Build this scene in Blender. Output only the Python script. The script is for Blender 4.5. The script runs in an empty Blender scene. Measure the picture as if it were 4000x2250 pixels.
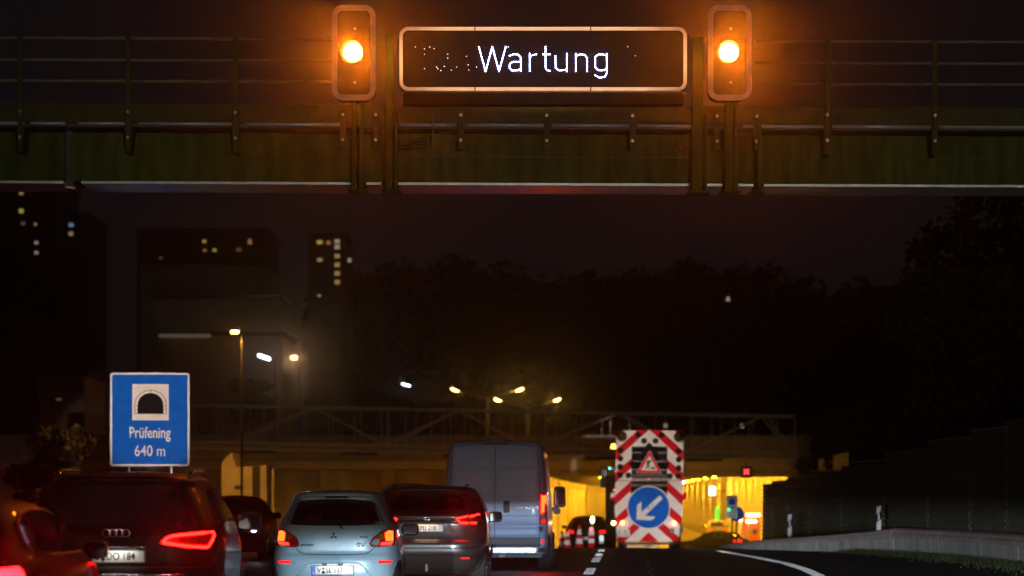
import bpy, bmesh, math, random
import numpy as np
from mathutils import Vector, Matrix
random.seed(7)
SC = bpy.context.scene
COL = SC.collection
R = math.radians

# ------------------------------------------------------------------ camera
F = 11000.0                       # focal length in photo pixels (photo 4000 x 2250)
HZ = 1945.0                       # horizon row
CAMH = 1.4
cd = bpy.data.cameras.new('camera')
cam = bpy.data.objects.new('camera', cd); COL.objects.link(cam)
cam.location = (0, 0, CAMH); cam.rotation_euler = (R(90), 0, 0)
cd.sensor_width = 36; cd.lens = F / 4000 * 36
cd.shift_y = (HZ - 1125) / 4000
cd.clip_start = 0.2; cd.clip_end = 3000
cd.dof.use_dof = True; cd.dof.focus_distance = 38; cd.dof.aperture_fstop = 1.8
cd.dof.aperture_blades = 7
SC.camera = cam

# ------------------------------------------------------------------ night sky
w = bpy.data.worlds.new('World'); SC.world = w; w.use_nodes = True
nt = w.node_tree; nt.nodes.clear()
wo = nt.nodes.new('ShaderNodeOutputWorld')
sky = nt.nodes.new('ShaderNodeTexSky'); sky.sky_type = 'NISHITA'; sky.sun_disc = False
sky.sun_elevation = R(-6); sky.sun_rotation = R(180)
b1 = nt.nodes.new('ShaderNodeBackground'); b1.inputs[1].default_value = 0.02
b2 = nt.nodes.new('ShaderNodeBackground'); b2.inputs[0].default_value = (0.82, 0.70, 0.86, 1); b2.inputs[1].default_value = 0.0046
ad = nt.nodes.new('ShaderNodeAddShader')
nt.links.new(sky.outputs[0], b1.inputs[0]); nt.links.new(b1.outputs[0], ad.inputs[0])
nt.links.new(b2.outputs[0], ad.inputs[1]); nt.links.new(ad.outputs[0], wo.inputs[0])

def gxs(x): return (x-2000)*37.28/F
def gzs(y): return CAMH + (HZ-y)*37.28/F
# ------------------------------------------------------------------ headlamps of the traffic behind the camera, and added fill spots
def spot(name, loc, target, watts, col, deg, blend, size, flat=1.0):
    l = bpy.data.lights.new(name, 'SPOT'); l.energy = watts; l.color = col
    l.spot_size = R(deg); l.spot_blend = blend; l.shadow_soft_size = size
    o = bpy.data.objects.new(name, l); COL.objects.link(o); o.location = loc
    o.rotation_euler = (Vector(target) - Vector(loc)).to_track_quat('-Z', 'Y').to_euler()
    o.scale = (1, flat, 1)                       # elliptical cone: flat for headlamps, fitted to the target for added spots
    return o
# low beams of a car standing a little behind, in the right lane
for sx in (2.5, 3.7):
    spot('headlight_and_fill', (sx, -4, 0.66), (sx - 1.5, 36, -1.75), 25000, (0.62, 0.80, 1.0), 34, 0.18, 0.06, .24)
# added unseen spots that brighten the gantry, signs, works truck and cones
spot('added_spot', (4, -14, 2.2), (2.6, 50, 3.8), 9500, (1.0, 0.94, 0.74), 31, 0.65, 0.1, .7)  # added wide fill for the gantry, noise wall and van top
for sx in (3.2, 5.0):
    spot('added_spot', (sx, -14, 2.2), (gxs(2121), 37.28, gzs(231)), 60000, (1.0, 0.50, 0.22), 5.2, 0.45, 0.08, .30)  # flat added spots stand in for the sign frame's retroreflection
spot('added_spot', (3.5, -14, 2.2), (-7.72, 60, 3.2), 165000, (1.0, 0.76, 0.62), 2.1, 0.5, 0.08, 1.1)  # narrow added spot makes the roadside sign shine like reflective film
spot('headlight_and_fill', (-5.0, -9, 0.66), (9.0, 60, -3.3), 62000, (0.80, 0.90, 1.0), 34, 0.25, 0.06, .22)  # extra low spot added to brighten the barrier on the right
spot('added_spot', (5.4, -12, 2.2), (5.1, 105, 1.85), 300000, (1.0, 0.80, 0.68), 1.55, 0.2, 0.08, 1.85)  # upright added spot imitates retroreflection of the truck boards
spot('added_spot', (2.2, -12, 1.6), (2.2, 95, 0.1), 160000, (1.0, 0.90, 0.85), 1.1, 0.4, 0.08, .7)  # small added spot that brightens only the cones

SC.view_settings.view_transform = 'Standard'; SC.view_settings.look = 'None'
SC.view_settings.exposure = 0; SC.view_settings.gamma = 1
SC.cycles.use_denoising = True; SC.cycles.use_light_tree = False
SC.cycles.max_bounces = 6; SC.cycles.diffuse_bounces = 3; SC.cycles.glossy_bounces = 3
SC.cycles.transparent_max_bounces = 12; SC.cycles.volume_bounces = 0
SC.cycles.sample_clamp_indirect = 0.0
SC.cycles.caustics_reflective = False; SC.cycles.caustics_refractive = False

# ------------------------------------------------------------------ helpers
def P(x, y, d):                     # a photo pixel at distance d, as a point of the place
    return Vector(((x - 2000) * d / F, d, CAMH + (HZ - y) * d / F))

def zroad(Y):                       # long profile of the road: level, then down to the tunnel
    if Y < 75: return 0.0
    a = 0.00112; u = Y - 75; u1 = 0.026 / (2 * a)
    if u < u1: return -a * u * u
    z1 = -a * u1 * u1; Y1 = 75 + u1
    z = z1 - 0.026 * (Y - Y1)
    return max(z, -2.05) if z > -1.9 else -1.9 - 0.15 * (1 - math.exp(-(-1.9 - z) / 0.15))

def lane_x(Y): return 1.5 + (Y - 54) * 0.042

class MB:
    def __init__(s): s.v = []; s.f = []
    def add(s, vs, fs):
        n = len(s.v); s.v += [tuple(v) for v in vs]; s.f += [tuple(i + n for i in f) for f in fs]; return s
    def box(s, x0, x1, y0, y1, z0, z1):
        return s.add([(x0,y0,z0),(x1,y0,z0),(x1,y1,z0),(x0,y1,z0),(x0,y0,z1),(x1,y0,z1),(x1,y1,z1),(x0,y1,z1)],
                     [(0,3,2,1),(4,5,6,7),(0,1,5,4),(1,2,6,5),(2,3,7,6),(3,0,4,7)])
    def bar(s, p0, p1, w, h):        # square bar between two points
        p0 = Vector(p0); p1 = Vector(p1); d = (p1 - p0).normalized()
        up = Vector((0,0,1)) if abs(d.z) < .95 else Vector((0,1,0))
        a = d.cross(up).normalized(); b = a.cross(d).normalized()
        vs = [p + a*(w/2*i) + b*(h/2*j) for p in (p0, p1) for i, j in ((-1,-1),(1,-1),(1,1),(-1,1))]
        return s.add(vs, [(0,1,2,3),(7,6,5,4),(0,4,5,1),(1,5,6,2),(2,6,7,3),(3,7,4,0)])
    def tube(s, p0, p1, r, n=10, r2=None, caps=True):
        p0 = Vector(p0); p1 = Vector(p1); d = (p1 - p0).normalized(); r2 = r if r2 is None else r2
        up = Vector((0,0,1)) if abs(d.z) < .95 else Vector((0,1,0))
        a = d.cross(up).normalized(); b = a.cross(d).normalized()
        vs = []
        for p, rr in ((p0, r), (p1, r2)):
            for i in range(n):
                t = 2*math.pi*i/n; vs.append(p + a*(rr*math.cos(t)) + b*(rr*math.sin(t)))
        fs = [(i, n+i, n+(i+1)%n, (i+1)%n) for i in range(n)]
        if caps: fs += [tuple(range(n)), tuple(reversed(range(n, 2*n)))]
        return s.add(vs, fs)
    def path(s, pts, r, n=8):
        pts = [Vector(p) for p in pts]; vs = []; fs = []
        for k, p in enumerate(pts):
            d = (pts[min(k+1, len(pts)-1)] - pts[max(k-1, 0)]).normalized()
            up = Vector((0,1,0)) if abs(d.y) < .9 else Vector((0,0,1))
            a = d.cross(up).normalized(); b = a.cross(d).normalized()
            for i in range(n):
                t = 2*math.pi*i/n; vs.append(p + a*(r*math.cos(t)) + b*(r*math.sin(t)))
        for k in range(len(pts)-1):
            for i in range(n):
                fs.append((k*n+i, (k+1)*n+i, (k+1)*n+(i+1)%n, k*n+(i+1)%n))
        fs += [tuple(range(n)), tuple(reversed(range((len(pts)-1)*n, len(pts)*n)))]
        return s.add(vs, fs)
    def plate(s, poly, y0, y1):      # polygon in (x, z), extruded from y0 (front) to y1
        n = len(poly)
        if sum(poly[i][0]*poly[(i+1)%n][1]-poly[(i+1)%n][0]*poly[i][1] for i in range(n)) < 0: poly = poly[::-1]
        vs = [(x, y0, z) for x, z in poly] + [(x, y1, z) for x, z in poly]
        fs = [tuple(range(n)), tuple(reversed(range(n, 2*n)))] + [(i, n+i, n+(i+1)%n, (i+1)%n) for i in range(n)]
        return s.add(vs, fs)
    def ring(s, outer, inner, y0, y1):   # frame between two loops of equal length
        n = len(outer)
        vs = [(x,y0,z) for x,z in outer] + [(x,y0,z) for x,z in inner] + [(x,y1,z) for x,z in outer] + [(x,y1,z) for x,z in inner]
        fs = []
        for i in range(n):
            j = (i+1) % n
            fs += [(i,j,n+j,n+i), (2*n+i,3*n+i,3*n+j,2*n+j), (i,2*n+i,2*n+j,j), (n+i,n+j,3*n+j,3*n+i)]
        return s.add(vs, fs)
    def disc(s, x, z, r, y0, y1, n=20):
        return s.plate([(x + r*math.cos(2*math.pi*i/n), z + r*math.sin(2*math.pi*i/n)) for i in range(n)], y0, y1)
    def build(s, name, mat, parent=None, smooth=False, bevel=0, shift=None):
        me = bpy.data.meshes.new(name)
        v = s.v if shift is None else [(a-shift[0], b-shift[1], c-shift[2]) for a, b, c in s.v]
        me.from_pydata(v, [], s.f); me.update()
        bm = bmesh.new(); bm.from_mesh(me); bmesh.ops.recalc_face_normals(bm, faces=bm.faces)
        if bevel:
            bmesh.ops.bevel(bm, geom=[e for e in bm.edges if len(e.link_faces) == 2 and e.calc_face_angle(0) > .5], offset=bevel, segments=2, affect='EDGES', profile=.5)
        bm.to_mesh(me); bm.free()
        if smooth:
            for p in me.polygons: p.use_smooth = True
        return link(name, me, mat, parent)

def link(name, me, mat, parent=None):
    o = bpy.data.objects.new(name, me); COL.objects.link(o)
    if mat is not None: me.materials.append(mat)
    if parent is not None: o.parent = parent
    return o
def empty(name, loc=(0,0,0), rz=0, label=None, cat=None, group=None):
    o = bpy.data.objects.new(name, None); COL.objects.link(o); o.location = loc; o.rotation_euler = (0,0,rz)
    o.empty_display_size = .2
    return tag(o, label, cat, group)
def tag(o, label=None, cat=None, group=None, kind=None):
    if label: o['label'] = label
    if cat: o['category'] = cat
    if group: o['group'] = group
    if kind: o['kind'] = kind
    return o
def copy_tree(o, parent=None):
    c = o.copy(); COL.objects.link(c); c.parent = parent
    for ch in list(o.children): copy_tree(ch, c)
    return c
def rrect(x0, x1, z0, z1, r, n=6):
    pts = []
    for cx, cz, a0 in ((x1-r, z0+r, -90), (x1-r, z1-r, 0), (x0+r, z1-r, 90), (x0+r, z0+r, 180)):
        for i in range(n+1):
            a = R(a0 + 90*i/n); pts.append((cx + r*math.cos(a), cz + r*math.sin(a)))
    return pts
def text(body, mat, parent, x, y, z, size, xs=1.0, align='CENTER', name='lettering', space=1.0, bold=0.0, ext=0.0015):
    cu = bpy.data.curves.new('t', 'FONT'); cu.body = body; cu.size = 1; cu.align_x = align; cu.align_y = 'CENTER'
    cu.space_character = space; cu.offset = bold; cu.resolution_u = 4; cu.extrude = ext / size
    t = bpy.data.objects.new('t', cu); COL.objects.link(t)
    dg = bpy.context.evaluated_depsgraph_get(); dg.update()
    me = bpy.data.meshes.new_from_object(t.evaluated_get(dg))
    bpy.data.objects.remove(t); bpy.data.curves.remove(cu)
    for v in me.vertices:
        a, b, c = v.co; v.co = (a*size*xs, -c*size, b*size)
    me.name = name
    o = link(name, me, mat, parent); o.location = (x, y, z)
    return o

# ------------------------------------------------------------------ materials
def pm(name, col, rough=.5, metal=0.0, var=.2, scale=6.0, bump=0.0, coat=0.0, spec=.5, detail=6, stretch=None):
    m = bpy.data.materials.new(name); m.use_nodes = True; n = m.node_tree.nodes; l = m.node_tree.links
    b = n['Principled BSDF']; b.inputs['Roughness'].default_value = rough; b.inputs['Metallic'].default_value = metal
    b.inputs['Coat Weight'].default_value = coat; b.inputs['Coat Roughness'].default_value = .06
    b.inputs['Specular IOR Level'].default_value = spec
    tc = n.new('ShaderNodeTexCoord'); tex = n.new('ShaderNodeTexNoise'); tex.inputs['Scale'].default_value = scale; tex.inputs['Detail'].default_value = detail
    if stretch:
        mp = n.new('ShaderNodeMapping'); mp.inputs['Scale'].default_value = stretch
        l.new(tc.outputs['Object'], mp.inputs[0]); l.new(mp.outputs[0], tex.inputs['Vector'])
    else: l.new(tc.outputs['Object'], tex.inputs['Vector'])
    rp = n.new('ShaderNodeValToRGB'); rp.color_ramp.elements[0].position = .3; rp.color_ramp.elements[1].position = .7
    rp.color_ramp.elements[0].color = (*[c*(1-var) for c in col], 1); rp.color_ramp.elements[1].color = (*[min(1, c*(1+var)) for c in col], 1)
    l.new(tex.outputs['Fac'], rp.inputs[0]); l.new(rp.outputs[0], b.inputs['Base Color'])
    mr = n.new('ShaderNodeMapRange'); mr.inputs[3].default_value = max(.02, rough*.8); mr.inputs[4].default_value = min(1, rough*1.2)
    l.new(tex.outputs['Fac'], mr.inputs[0]); l.new(mr.outputs[0], b.inputs['Roughness'])
    if bump:
        bp = n.new('ShaderNodeBump'); bp.inputs['Strength'].default_value = bump; bp.inputs['Distance'].default_value = .02
        l.new(tex.outputs['Fac'], bp.inputs['Height']); l.new(bp.outputs[0], b.inputs['Normal'])
    return m
def em(name, col, strength, base=None):
    m = bpy.data.materials.new(name); m.use_nodes = True; b = m.node_tree.nodes['Principled BSDF']
    b.inputs['Base Color'].default_value = (*(base or [c*.3 for c in col]), 1); b.inputs['Roughness'].default_value = .3
    b.inputs['Emission Color'].default_value = (*col, 1); b.inputs['Emission Strength'].default_value = strength
    return m
def glass(name, tint, refl=.08):
    m = bpy.data.materials.new(name); m.use_nodes = True; n = m.node_tree.nodes; l = m.node_tree.links; n.clear()
    o = n.new('ShaderNodeOutputMaterial'); t = n.new('ShaderNodeBsdfTransparent'); t.inputs[0].default_value = (*tint, 1)
    g = n.new('ShaderNodeBsdfGlossy'); g.inputs['Roughness'].default_value = .03
    fr = n.new('ShaderNodeFresnel'); fr.inputs[0].default_value = 1.45
    mx = n.new('ShaderNodeMixShader'); l.new(fr.outputs[0], mx.inputs[0]); l.new(t.outputs[0], mx.inputs[1]); l.new(g.outputs[0], mx.inputs[2])
    l.new(mx.outputs[0], o.inputs[0]); return m

M = dict(
    asphalt = pm('asphalt', (.13,.125,.12), .5, var=.35, scale=9, bump=.8, detail=12, stretch=(1,.5,1)),
    shoulder = pm('shoulder_asphalt', (.12,.115,.105), .7, var=.35, scale=9, bump=.8, detail=12),
    paint = pm('road_paint', (.80,.80,.78), .75, spec=.05, var=.2, scale=14),
    soil = pm('soil', (.035,.036,.022), .95, var=.4, scale=2, bump=.4),
    concrete = pm('concrete', (.30,.29,.26), .85, var=.25, scale=1.6, bump=.2, stretch=(1,1,.35)),
    barrier = pm('barrier_concrete', (.52,.48,.43), .9, var=.35, scale=3.0, bump=.25, stretch=(1.2,1.2,.25)),
    cap = pm('barrier_cap', (.52,.38,.34), .9, var=.2, scale=5, bump=.15),
    pale = pm('pale_concrete', (.42,.38,.30), .85, var=.2, scale=1.2, bump=.15),
    wallpanel = pm('tunnel_panel', (.62,.60,.54), .55, var=.1, scale=1.5),
    ceiling = pm('tunnel_ceiling', (.20,.18,.15), .9, var=.2, scale=1.2),
    olive = pm('olive_paint', (.050,.078,.012), .6, spec=.1, var=.5, scale=3.2, bump=.05, stretch=(2.2,1,.35)),
    olive_light = pm('worn_olive_paint', (.055,.062,.020), .6, spec=.1, var=.35, scale=6),
    rail = pm('railing_paint', (.17,.16,.11), .6, var=.25, scale=6),
    pale_steel = pm('pale_steel', (.62,.62,.66), .35, metal=.35, var=.2, scale=5),
    galv = pm('galvanised_steel', (.42,.42,.42), .32, metal=.9, var=.2, scale=7),
    steel = pm('painted_steel', (.45,.42,.36), .6, metal=.0, var=.25, scale=5),
    black = pm('black_plastic', (.012,.012,.013), .45, var=.2, scale=20),
    dark = pm('dark_metal', (.03,.03,.03), .45, metal=.4, var=.3, scale=6),
    rubber = pm('tyre_rubber', (.022,.022,.022), .85, var=.3, scale=12, bump=.2),
    rim = pm('wheel_rim', (.35,.35,.36), .3, metal=.9, var=.1, scale=10),
    chrome = pm('chrome_trim', (.75,.75,.76), .12, metal=1, var=.05, scale=10),
    white_film = pm('white_reflective_film', (.82,.80,.76), .7, spec=.03, var=.08, scale=5),
    red_film = pm('red_reflective_film', (.66,.012,.022), .7, spec=.03, var=.1, scale=5),
    blue_film = pm('blue_reflective_film', (.002,.12,.62), .6, spec=.04, var=.12, scale=4, bump=.12),
    print_black = pm('print_black', (.012,.012,.013), .8, spec=.03, var=.1, scale=10),
    plate = pm('plate_white', (.80,.80,.76), .6, spec=.08, var=.05, scale=10),
    plate_blue = pm('plate_blue', (.01,.10,.55), .4, var=.05, scale=10),
    slat = pm('noise_wall_slat', (.17,.165,.11), .85, var=.35, scale=4, bump=.2),
    bark = pm('bark', (.05,.04,.03), .9, var=.3, scale=8),
    leaf = pm('leaf', (.030,.038,.012), .7, var=.4, scale=1.3),
    leaf_dark = pm('dark_leaf', (.012,.015,.006), .75, var=.4, scale=1.1),
    grass = pm('grass_blade', (.06,.075,.022), .7, var=.35, scale=3),
    bwall = pm('rendered_facade', (.20,.18,.15), .9, var=.15, scale=.3),
    bwall_pale = pm('pale_facade', (.62,.56,.44), .9, var=.15, scale=.3),
    bwall_red = pm('reddish_facade', (.30,.17,.11), .9, var=.15, scale=.3),
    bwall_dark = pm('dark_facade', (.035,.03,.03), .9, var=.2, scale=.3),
    dark_pane = pm('dark_pane', (.02,.02,.025), .15, var=.2, scale=3),
    cloth = pm('seat_cloth', (.02,.02,.021), .9, var=.2, scale=14),
    orange_paint = pm('orange_paint', (.60,.14,.02), .35, var=.1, scale=5, coat=.3),
    sign_black = pm('matt_black_board', (.006,.006,.007), .9, spec=.05, var=.2, scale=9),
    lamp_face = pm('flasher_front_plate', (.045,.042,.038), .8, spec=.05, var=.2, scale=9),
    lamp_black = pm('matt_black_lamp', (.014,.013,.010), .8, spec=.05, var=.3, scale=9),
    amber_dark = pm('unlit_amber_lens', (.06,.03,.008), .6, spec=.06, var=.3, scale=16),
    lens_red = pm('red_lens', (.35,.008,.01), .12, var=.2, scale=25, coat=.6),
    lens_amber = pm('amber_lens', (.40,.12,.01), .15, var=.3, scale=25, coat=.5),
    lens_clear = pm('clear_lens', (.55,.56,.58), .12, metal=.5, var=.3, scale=30, coat=.5),
    window_glass = glass('car_glass', (.62,.62,.62)),
    mirror = pm('mirror_glass', (.10,.105,.11), .05, metal=1, var=.05),
)
E = dict(
    tail = em('tail_light_glow', (1.0,.006,.004), 20.0, (.3,.01,.01)),
    tail_hot = em('tail_light_hot', (1.0,.030,.003), 14.0, (.3,.02,.01)),
    red_dim = em('red_lamp_reflector_glow', (1.0,.010,.009), 1.6, (.3,.01,.01)),  # red lamps, and reflectors made to glow as if lit by headlamps
    amber = em('amber_signal_glow', (1.0,.26,.05), 60.0),
    led = em('white_led', (.40,.46,1.0), 34.0),
    led_dim = em('white_led_dim', (.6,.68,1.0), 5.0),
    sodium = em('sodium_tunnel_lamp', (1.0,.42,.012), 225.0),
    flood = em('bridge_fill_glow', (1.0,.38,.012), 260.0),  # glow of the fill lamps added under the bridge
    flood_dim = em('dim_bridge_fill_glow', (1.0,.36,.012), 75.0),  # weaker glow for the added fill lamps on the left
    street = em('sodium_street_lamp', (1.0,.50,.10), 45.0),
    lane = em('sodium_lane_lamp', (1.0,.42,.05), 60.0),
    cool = em('cool_lamp', (.72,.86,1.0), 14.0),
    plate_lamp = em('plate_lamp', (.95,.97,1.0), 60.0),
    plate_lamp_warm = em('plate_lamp_warm', (1.0,.80,.55), 60.0),
    beacon = em('amber_marker', (1.0,.40,.05), 9.0),
    green = em('green_led', (.10,1.0,.05), 2.6),
    teal = em('teal_led', (.02,.9,.8), 2.5),
    redx = em('red_led', (1.0,.05,.05), 3.0),
    work = em('work_lamp', (1.0,.80,.35), 14.0),
    escape = em('lit_escape_sign', (.75,1.0,.92), 4.0),
    head = em('headlight_lens', (.9,.95,1.0), 25.0),
)
for i, (c, s) in enumerate((((1,.62,.25), .32), ((1,.75,.15), .40), ((.75,.35,.22), .14), ((.35,.62,1), .35), ((1,.42,.16), .30), ((1,.85,.6), .30))):
    E['win%d' % i] = em('lit_window', c, s)

for k_, m_ in E.items():             # small lit things need no light sampling of their own
    if k_ not in ('sodium', 'flood', 'flood_dim', 'amber', 'street', 'work', 'led'): m_.cycles.emission_sampling = 'NONE'

# ================================================================== SETTING
def strip(name, mat, xl, xr, y0, y1, dz, nx=8, step=1.5):
    m = MB(); ys = list(np.arange(y0, y1 + .01, step)); vs = []; fs = []
    for Y in ys:
        for i in range(nx + 1):
            t = i / nx; vs.append((xl(Y)*(1-t) + xr(Y)*t, Y, zroad(Y) + dz))
    for k in range(len(ys)-1):
        for i in range(nx):
            a = k*(nx+1)+i; fs.append((a, a+1, a+nx+2, a+nx+1))
    m.add(vs, fs); return m
road = strip('road', None, lambda Y: lane_x(Y)-9.5, lambda Y: 5.7 + max(0, Y-78)*.09, -20, 420, 0, 10).build('road', M['asphalt'], smooth=True)
tag(road, kind='structure')
sh = strip('hard_shoulder', None, lambda Y: 5.7 + max(0, Y-78)*.09, lambda Y: 12.0 + max(0, Y-78)*.07, -20, 420, -.004).build('hard_shoulder', M['shoulder'], smooth=True)
tag(sh, kind='structure')
g = MB(); ys = [-60, 60, 75, 85, 95, 110, 130, 147]; xs = [-700, -120, -40, -10, 10, 40, 120, 700]
g.add([(x, Y, zroad(Y) - .16) for Y in ys for x in xs], [(k*8+i, k*8+i+1, k*8+i+9, k*8+i+8) for k in range(7) for i in range(7)])
tag(g.build('ground', M['soil']), kind='structure')
# plateau above the tunnel, reaching to the horizon
pl = MB(); pl.add([(-1500,160,4.6),(1500,160,4.6),(1500,1600,4.6),(-1500,1600,4.6)], [(0,1,2,3)])
for x0, x1 in ((-1500,-30),(27,1500)):
    pl.add([(x0,147,-2.1),(x1,147,-2.1),(x1,160,4.6),(x0,160,4.6)], [(0,1,2,3)])
tag(pl.build('terrain', M['soil']), kind='structure')
# lane dashes and edge line, children of the road: ribbed thermoplastic that catches headlamps
def ribbed(xc, hw, y0, y1, pitch):
    m = MB(); y = y0
    while y < y1 - 1e-6:
        z = zroad(y) + .003; z2 = zroad(y+pitch) + .003; a, b = xc(y), xc(y+pitch)
        m.add([(a-hw,y,z),(a+hw,y,z),(a+hw,y,z+.010),(a-hw,y,z+.010),(b+hw,y+pitch,z2),(b-hw,y+pitch,z2)], [(0,1,2,3),(3,2,4,5)])
        y += pitch
    return m
for Y0, L in ((26,4),(38,4),(51.6,4.2),(61.5,4),(67.5,3),(73.5,2.5)):
    ribbed(lane_x, .09, Y0, Y0+L, .22).build('lane_dash', M['paint'], road)
edge = [(44,5.25),(50.5,5.5),(55,5.72),(60,5.82),(66,5.72),(72,5.5),(80,5.35),(95,5.6)]
ey, ex = zip(*edge)
ribbed(lambda Y: float(np.interp(Y, ey, ex)), .11, 40, 74, .22).build('edge_line', M['paint'], road)
strip('edge_line', None, lambda Y: lane_x(Y)-5.1, lambda Y: lane_x(Y)-4.9, -10, 150, .004, 1, 1).build('edge_line', M['paint'], road)
# worn bitumen seam running down the right lane
sm = MB(); pts = [(66 - i*1.3, lane_x(66-i*1.3) + 1.15 + .05*math.sin(i*1.7)) for i in range(14)]
for (ya, xa), (yb, xb) in zip(pts, pts[1:]):
    sm.add([(xa-.03,ya,.004),(xa+.03,ya,.004),(xb+.03,yb,.004),(xb-.03,yb,.004)], [(0,1,2,3)])
sm.build('bitumen_seam', M['barrier'], road)

# ------------------------------------------------------------------ tunnel
TY = 146.0
LW = [(1.6,TY),(4.6,210),(9.5,300),(15.4,430)]            # left wall line
RW = [(13.4,112),(16.6,TY+26),(17.6,205),(18.6,262),(23,430)]
ZC = 3.25
tl = empty('tunnel_wall', (0,0,0), 0, 'ribbed yellow lit tunnel wall left of the warning truck', 'wall')
def wall_panels(line, parent, h0, h1, n_each, ribs, out, mat):
    for (xa, ya), (xb, yb) in zip(line, line[1:]):
        for k in range(n_each):
            t0, t1 = k/n_each, (k+1)/n_each
            p0 = Vector((xa+(xb-xa)*t0, ya+(yb-ya)*t0, 0)); p1 = Vector((xa+(xb-xa)*t1, ya+(yb-ya)*t1, 0))
            d = (p1-p0).normalized(); p0 += d*.015; p1 -= d*.015
            nrm = Vector((d.y, -d.x, 0)) * out
            zs = []; m = MB(); vs = []
            z = h0
            prof = []
            if ribs:
                while z < h1 - .01:
                    prof += [(z, 0.0), (z+.05, .03), (z+.09, .03), (z+.14, 0)]; z += .16
            else: prof = [(h0, 0), (h1, 0)]
            for z, dd in prof:
                vs += [p0 + nrm*dd + Vector((0,0,z)), p1 + nrm*dd + Vector((0,0,z))]
            m.add(vs, [(2*i, 2*i+1, 2*i+3, 2*i+2) for i in range(len(prof)-1)])
            m.build('wall_panel', mat, parent)
wall_panels(LW, tl, -2.4, 2.05, 6, True, 1, M['wallpanel'])
mm = MB()
for (xa, ya), (xb, yb) in zip(LW, LW[1:]):
    for t in (0.02, .36, .7):
        x, y = xa+(xb-xa)*t, ya+(yb-ya)*t
        mm = MB(); mm.box(x, x+.16, y-.15, y+.15, -2.4, 2.4); mm.build('pilaster', M['wallpanel'], tl, bevel=.02)
mm = MB()
for (xa, ya), (xb, yb) in zip(LW, LW[1:]): mm.bar((xa-.05,ya,2.3),(xb-.05,yb,2.3), .3, .42)
mm.build('wall_beam', M['pale'], tl)
tr = empty('tunnel_wall', (0,0,0), 0, 'smooth yellow lit tunnel wall right of the warning truck', 'wall')
wall_panels(RW, tr, -2.4, ZC, 5, False, -1, M['wallpanel'])
for (xa, ya), (xb, yb) in zip(RW[1:], RW[2:]):
    mm = MB(); mm.bar((xa-.12,ya,-1.75),(xb-.12,yb,-1.75), .3, .75); mm.build('kerb', M['pale'], tr)
mm = MB(); mm.box(8,26,428,428.4,-2.4,ZC); mm.build('end_wall', M['wallpanel'], tr)
tc = MB(); tc.add([(1.3,TY+2,ZC),(15.2,TY+2,ZC),(26,432,ZC),(14.5,432,ZC)], [(0,1,2,3)])
tco = tc.build('tunnel_ceiling', M['ceiling']); tag(tco, kind='structure')
# luminaires in three rows
k = 0
for frac in (.12, .55, .9):
    for Y in list(np.concatenate((np.arange(TY+4, 236, 7.5), np.arange(236, 425, 15)))):
        xl = float(np.interp(Y, [p[1] for p in LW], [p[0] for p in LW])); xr = float(np.interp(Y, [p[1] for p in RW], [p[0] for p in RW]))
        x = xl + (xr-xl)*frac
        t = empty('tunnel_lamp', (x, Y, ZC), -.05, 'slim sodium luminaire under the tunnel ceiling', 'lamp', 'sodium luminaires under the tunnel ceiling')
        MB().box(-.16,.16,-1.0,1.0,-.10,-.005).build('lamp_housing', M['dark'], t)
        MB().box(-.13,.13,-.96,.96,-.118,-.102).build('diffuser', E['sodium'], t)
# portal: beams above the mouth, left wall under the bridge
po = empty('tunnel_portal', (0,TY,0), 0, 'stepped concrete portal beams over the lit tunnel mouth', 'portal')
MB().box(1.2,16.2,-.6,1.9,2.5,2.86).build('lower_beam', M['ceiling'], po, bevel=.03)
MB().box(-30,16.4,-.2,1.9,2.87,3.34).build('middle_beam', M['pale'], po, bevel=.03)
MB().box(-30,16.6,-.9,2.2,3.35,4.65).build('upper_beam', M['concrete'], po, bevel=.04)
MB().box(-30,1.55,.3,1.2,-2.4,2.85).build('portal_wall', M['concrete'], po)
for x in (-3.2,-6.4,-9.6,-14):
    MB().box(x-.35,x+.35,-.25,.29,-2.4,2.86).build('pier', M['concrete'], po, bevel=.03)
MB().box(15.4,16.6,-.3,1.5,-2.4,2.86).build('pier', M['concrete'], po, bevel=.03)
# pale pier block of the left carriageway
pb = empty('portal_block', (-11.6,128,-1.3), 0, 'tall pale concrete block with a dark slot, left beside the portal', 'block')
MB().plate([(-1.6,-.5),(-1.6,4.35),(-1.15,4.75),(-.95,4.1),(-.2,4.15),(-.2,-.5)],0,5).build('wall_block', M['pale'], pb)
MB().plate([(-.2,-.5),(-.2,4.15),(.15,4.15),(.15,-.5)],.6,5).build('slot', M['dark'], pb)
MB().plate([(.15,-.5),(.15,4.2),(.42,4.2),(.5,-.5)],.1,5).build('column', M['pale'], pb)
MB().tube((.75,-.2,.4),(.75,-.2,4.0),.06).build('drain_pipe', M['steel'], pb)
MB().box(-1.0,-.6,-.03,-.002,3.1,3.25).build('vent', M['dark'], pb)

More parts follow.
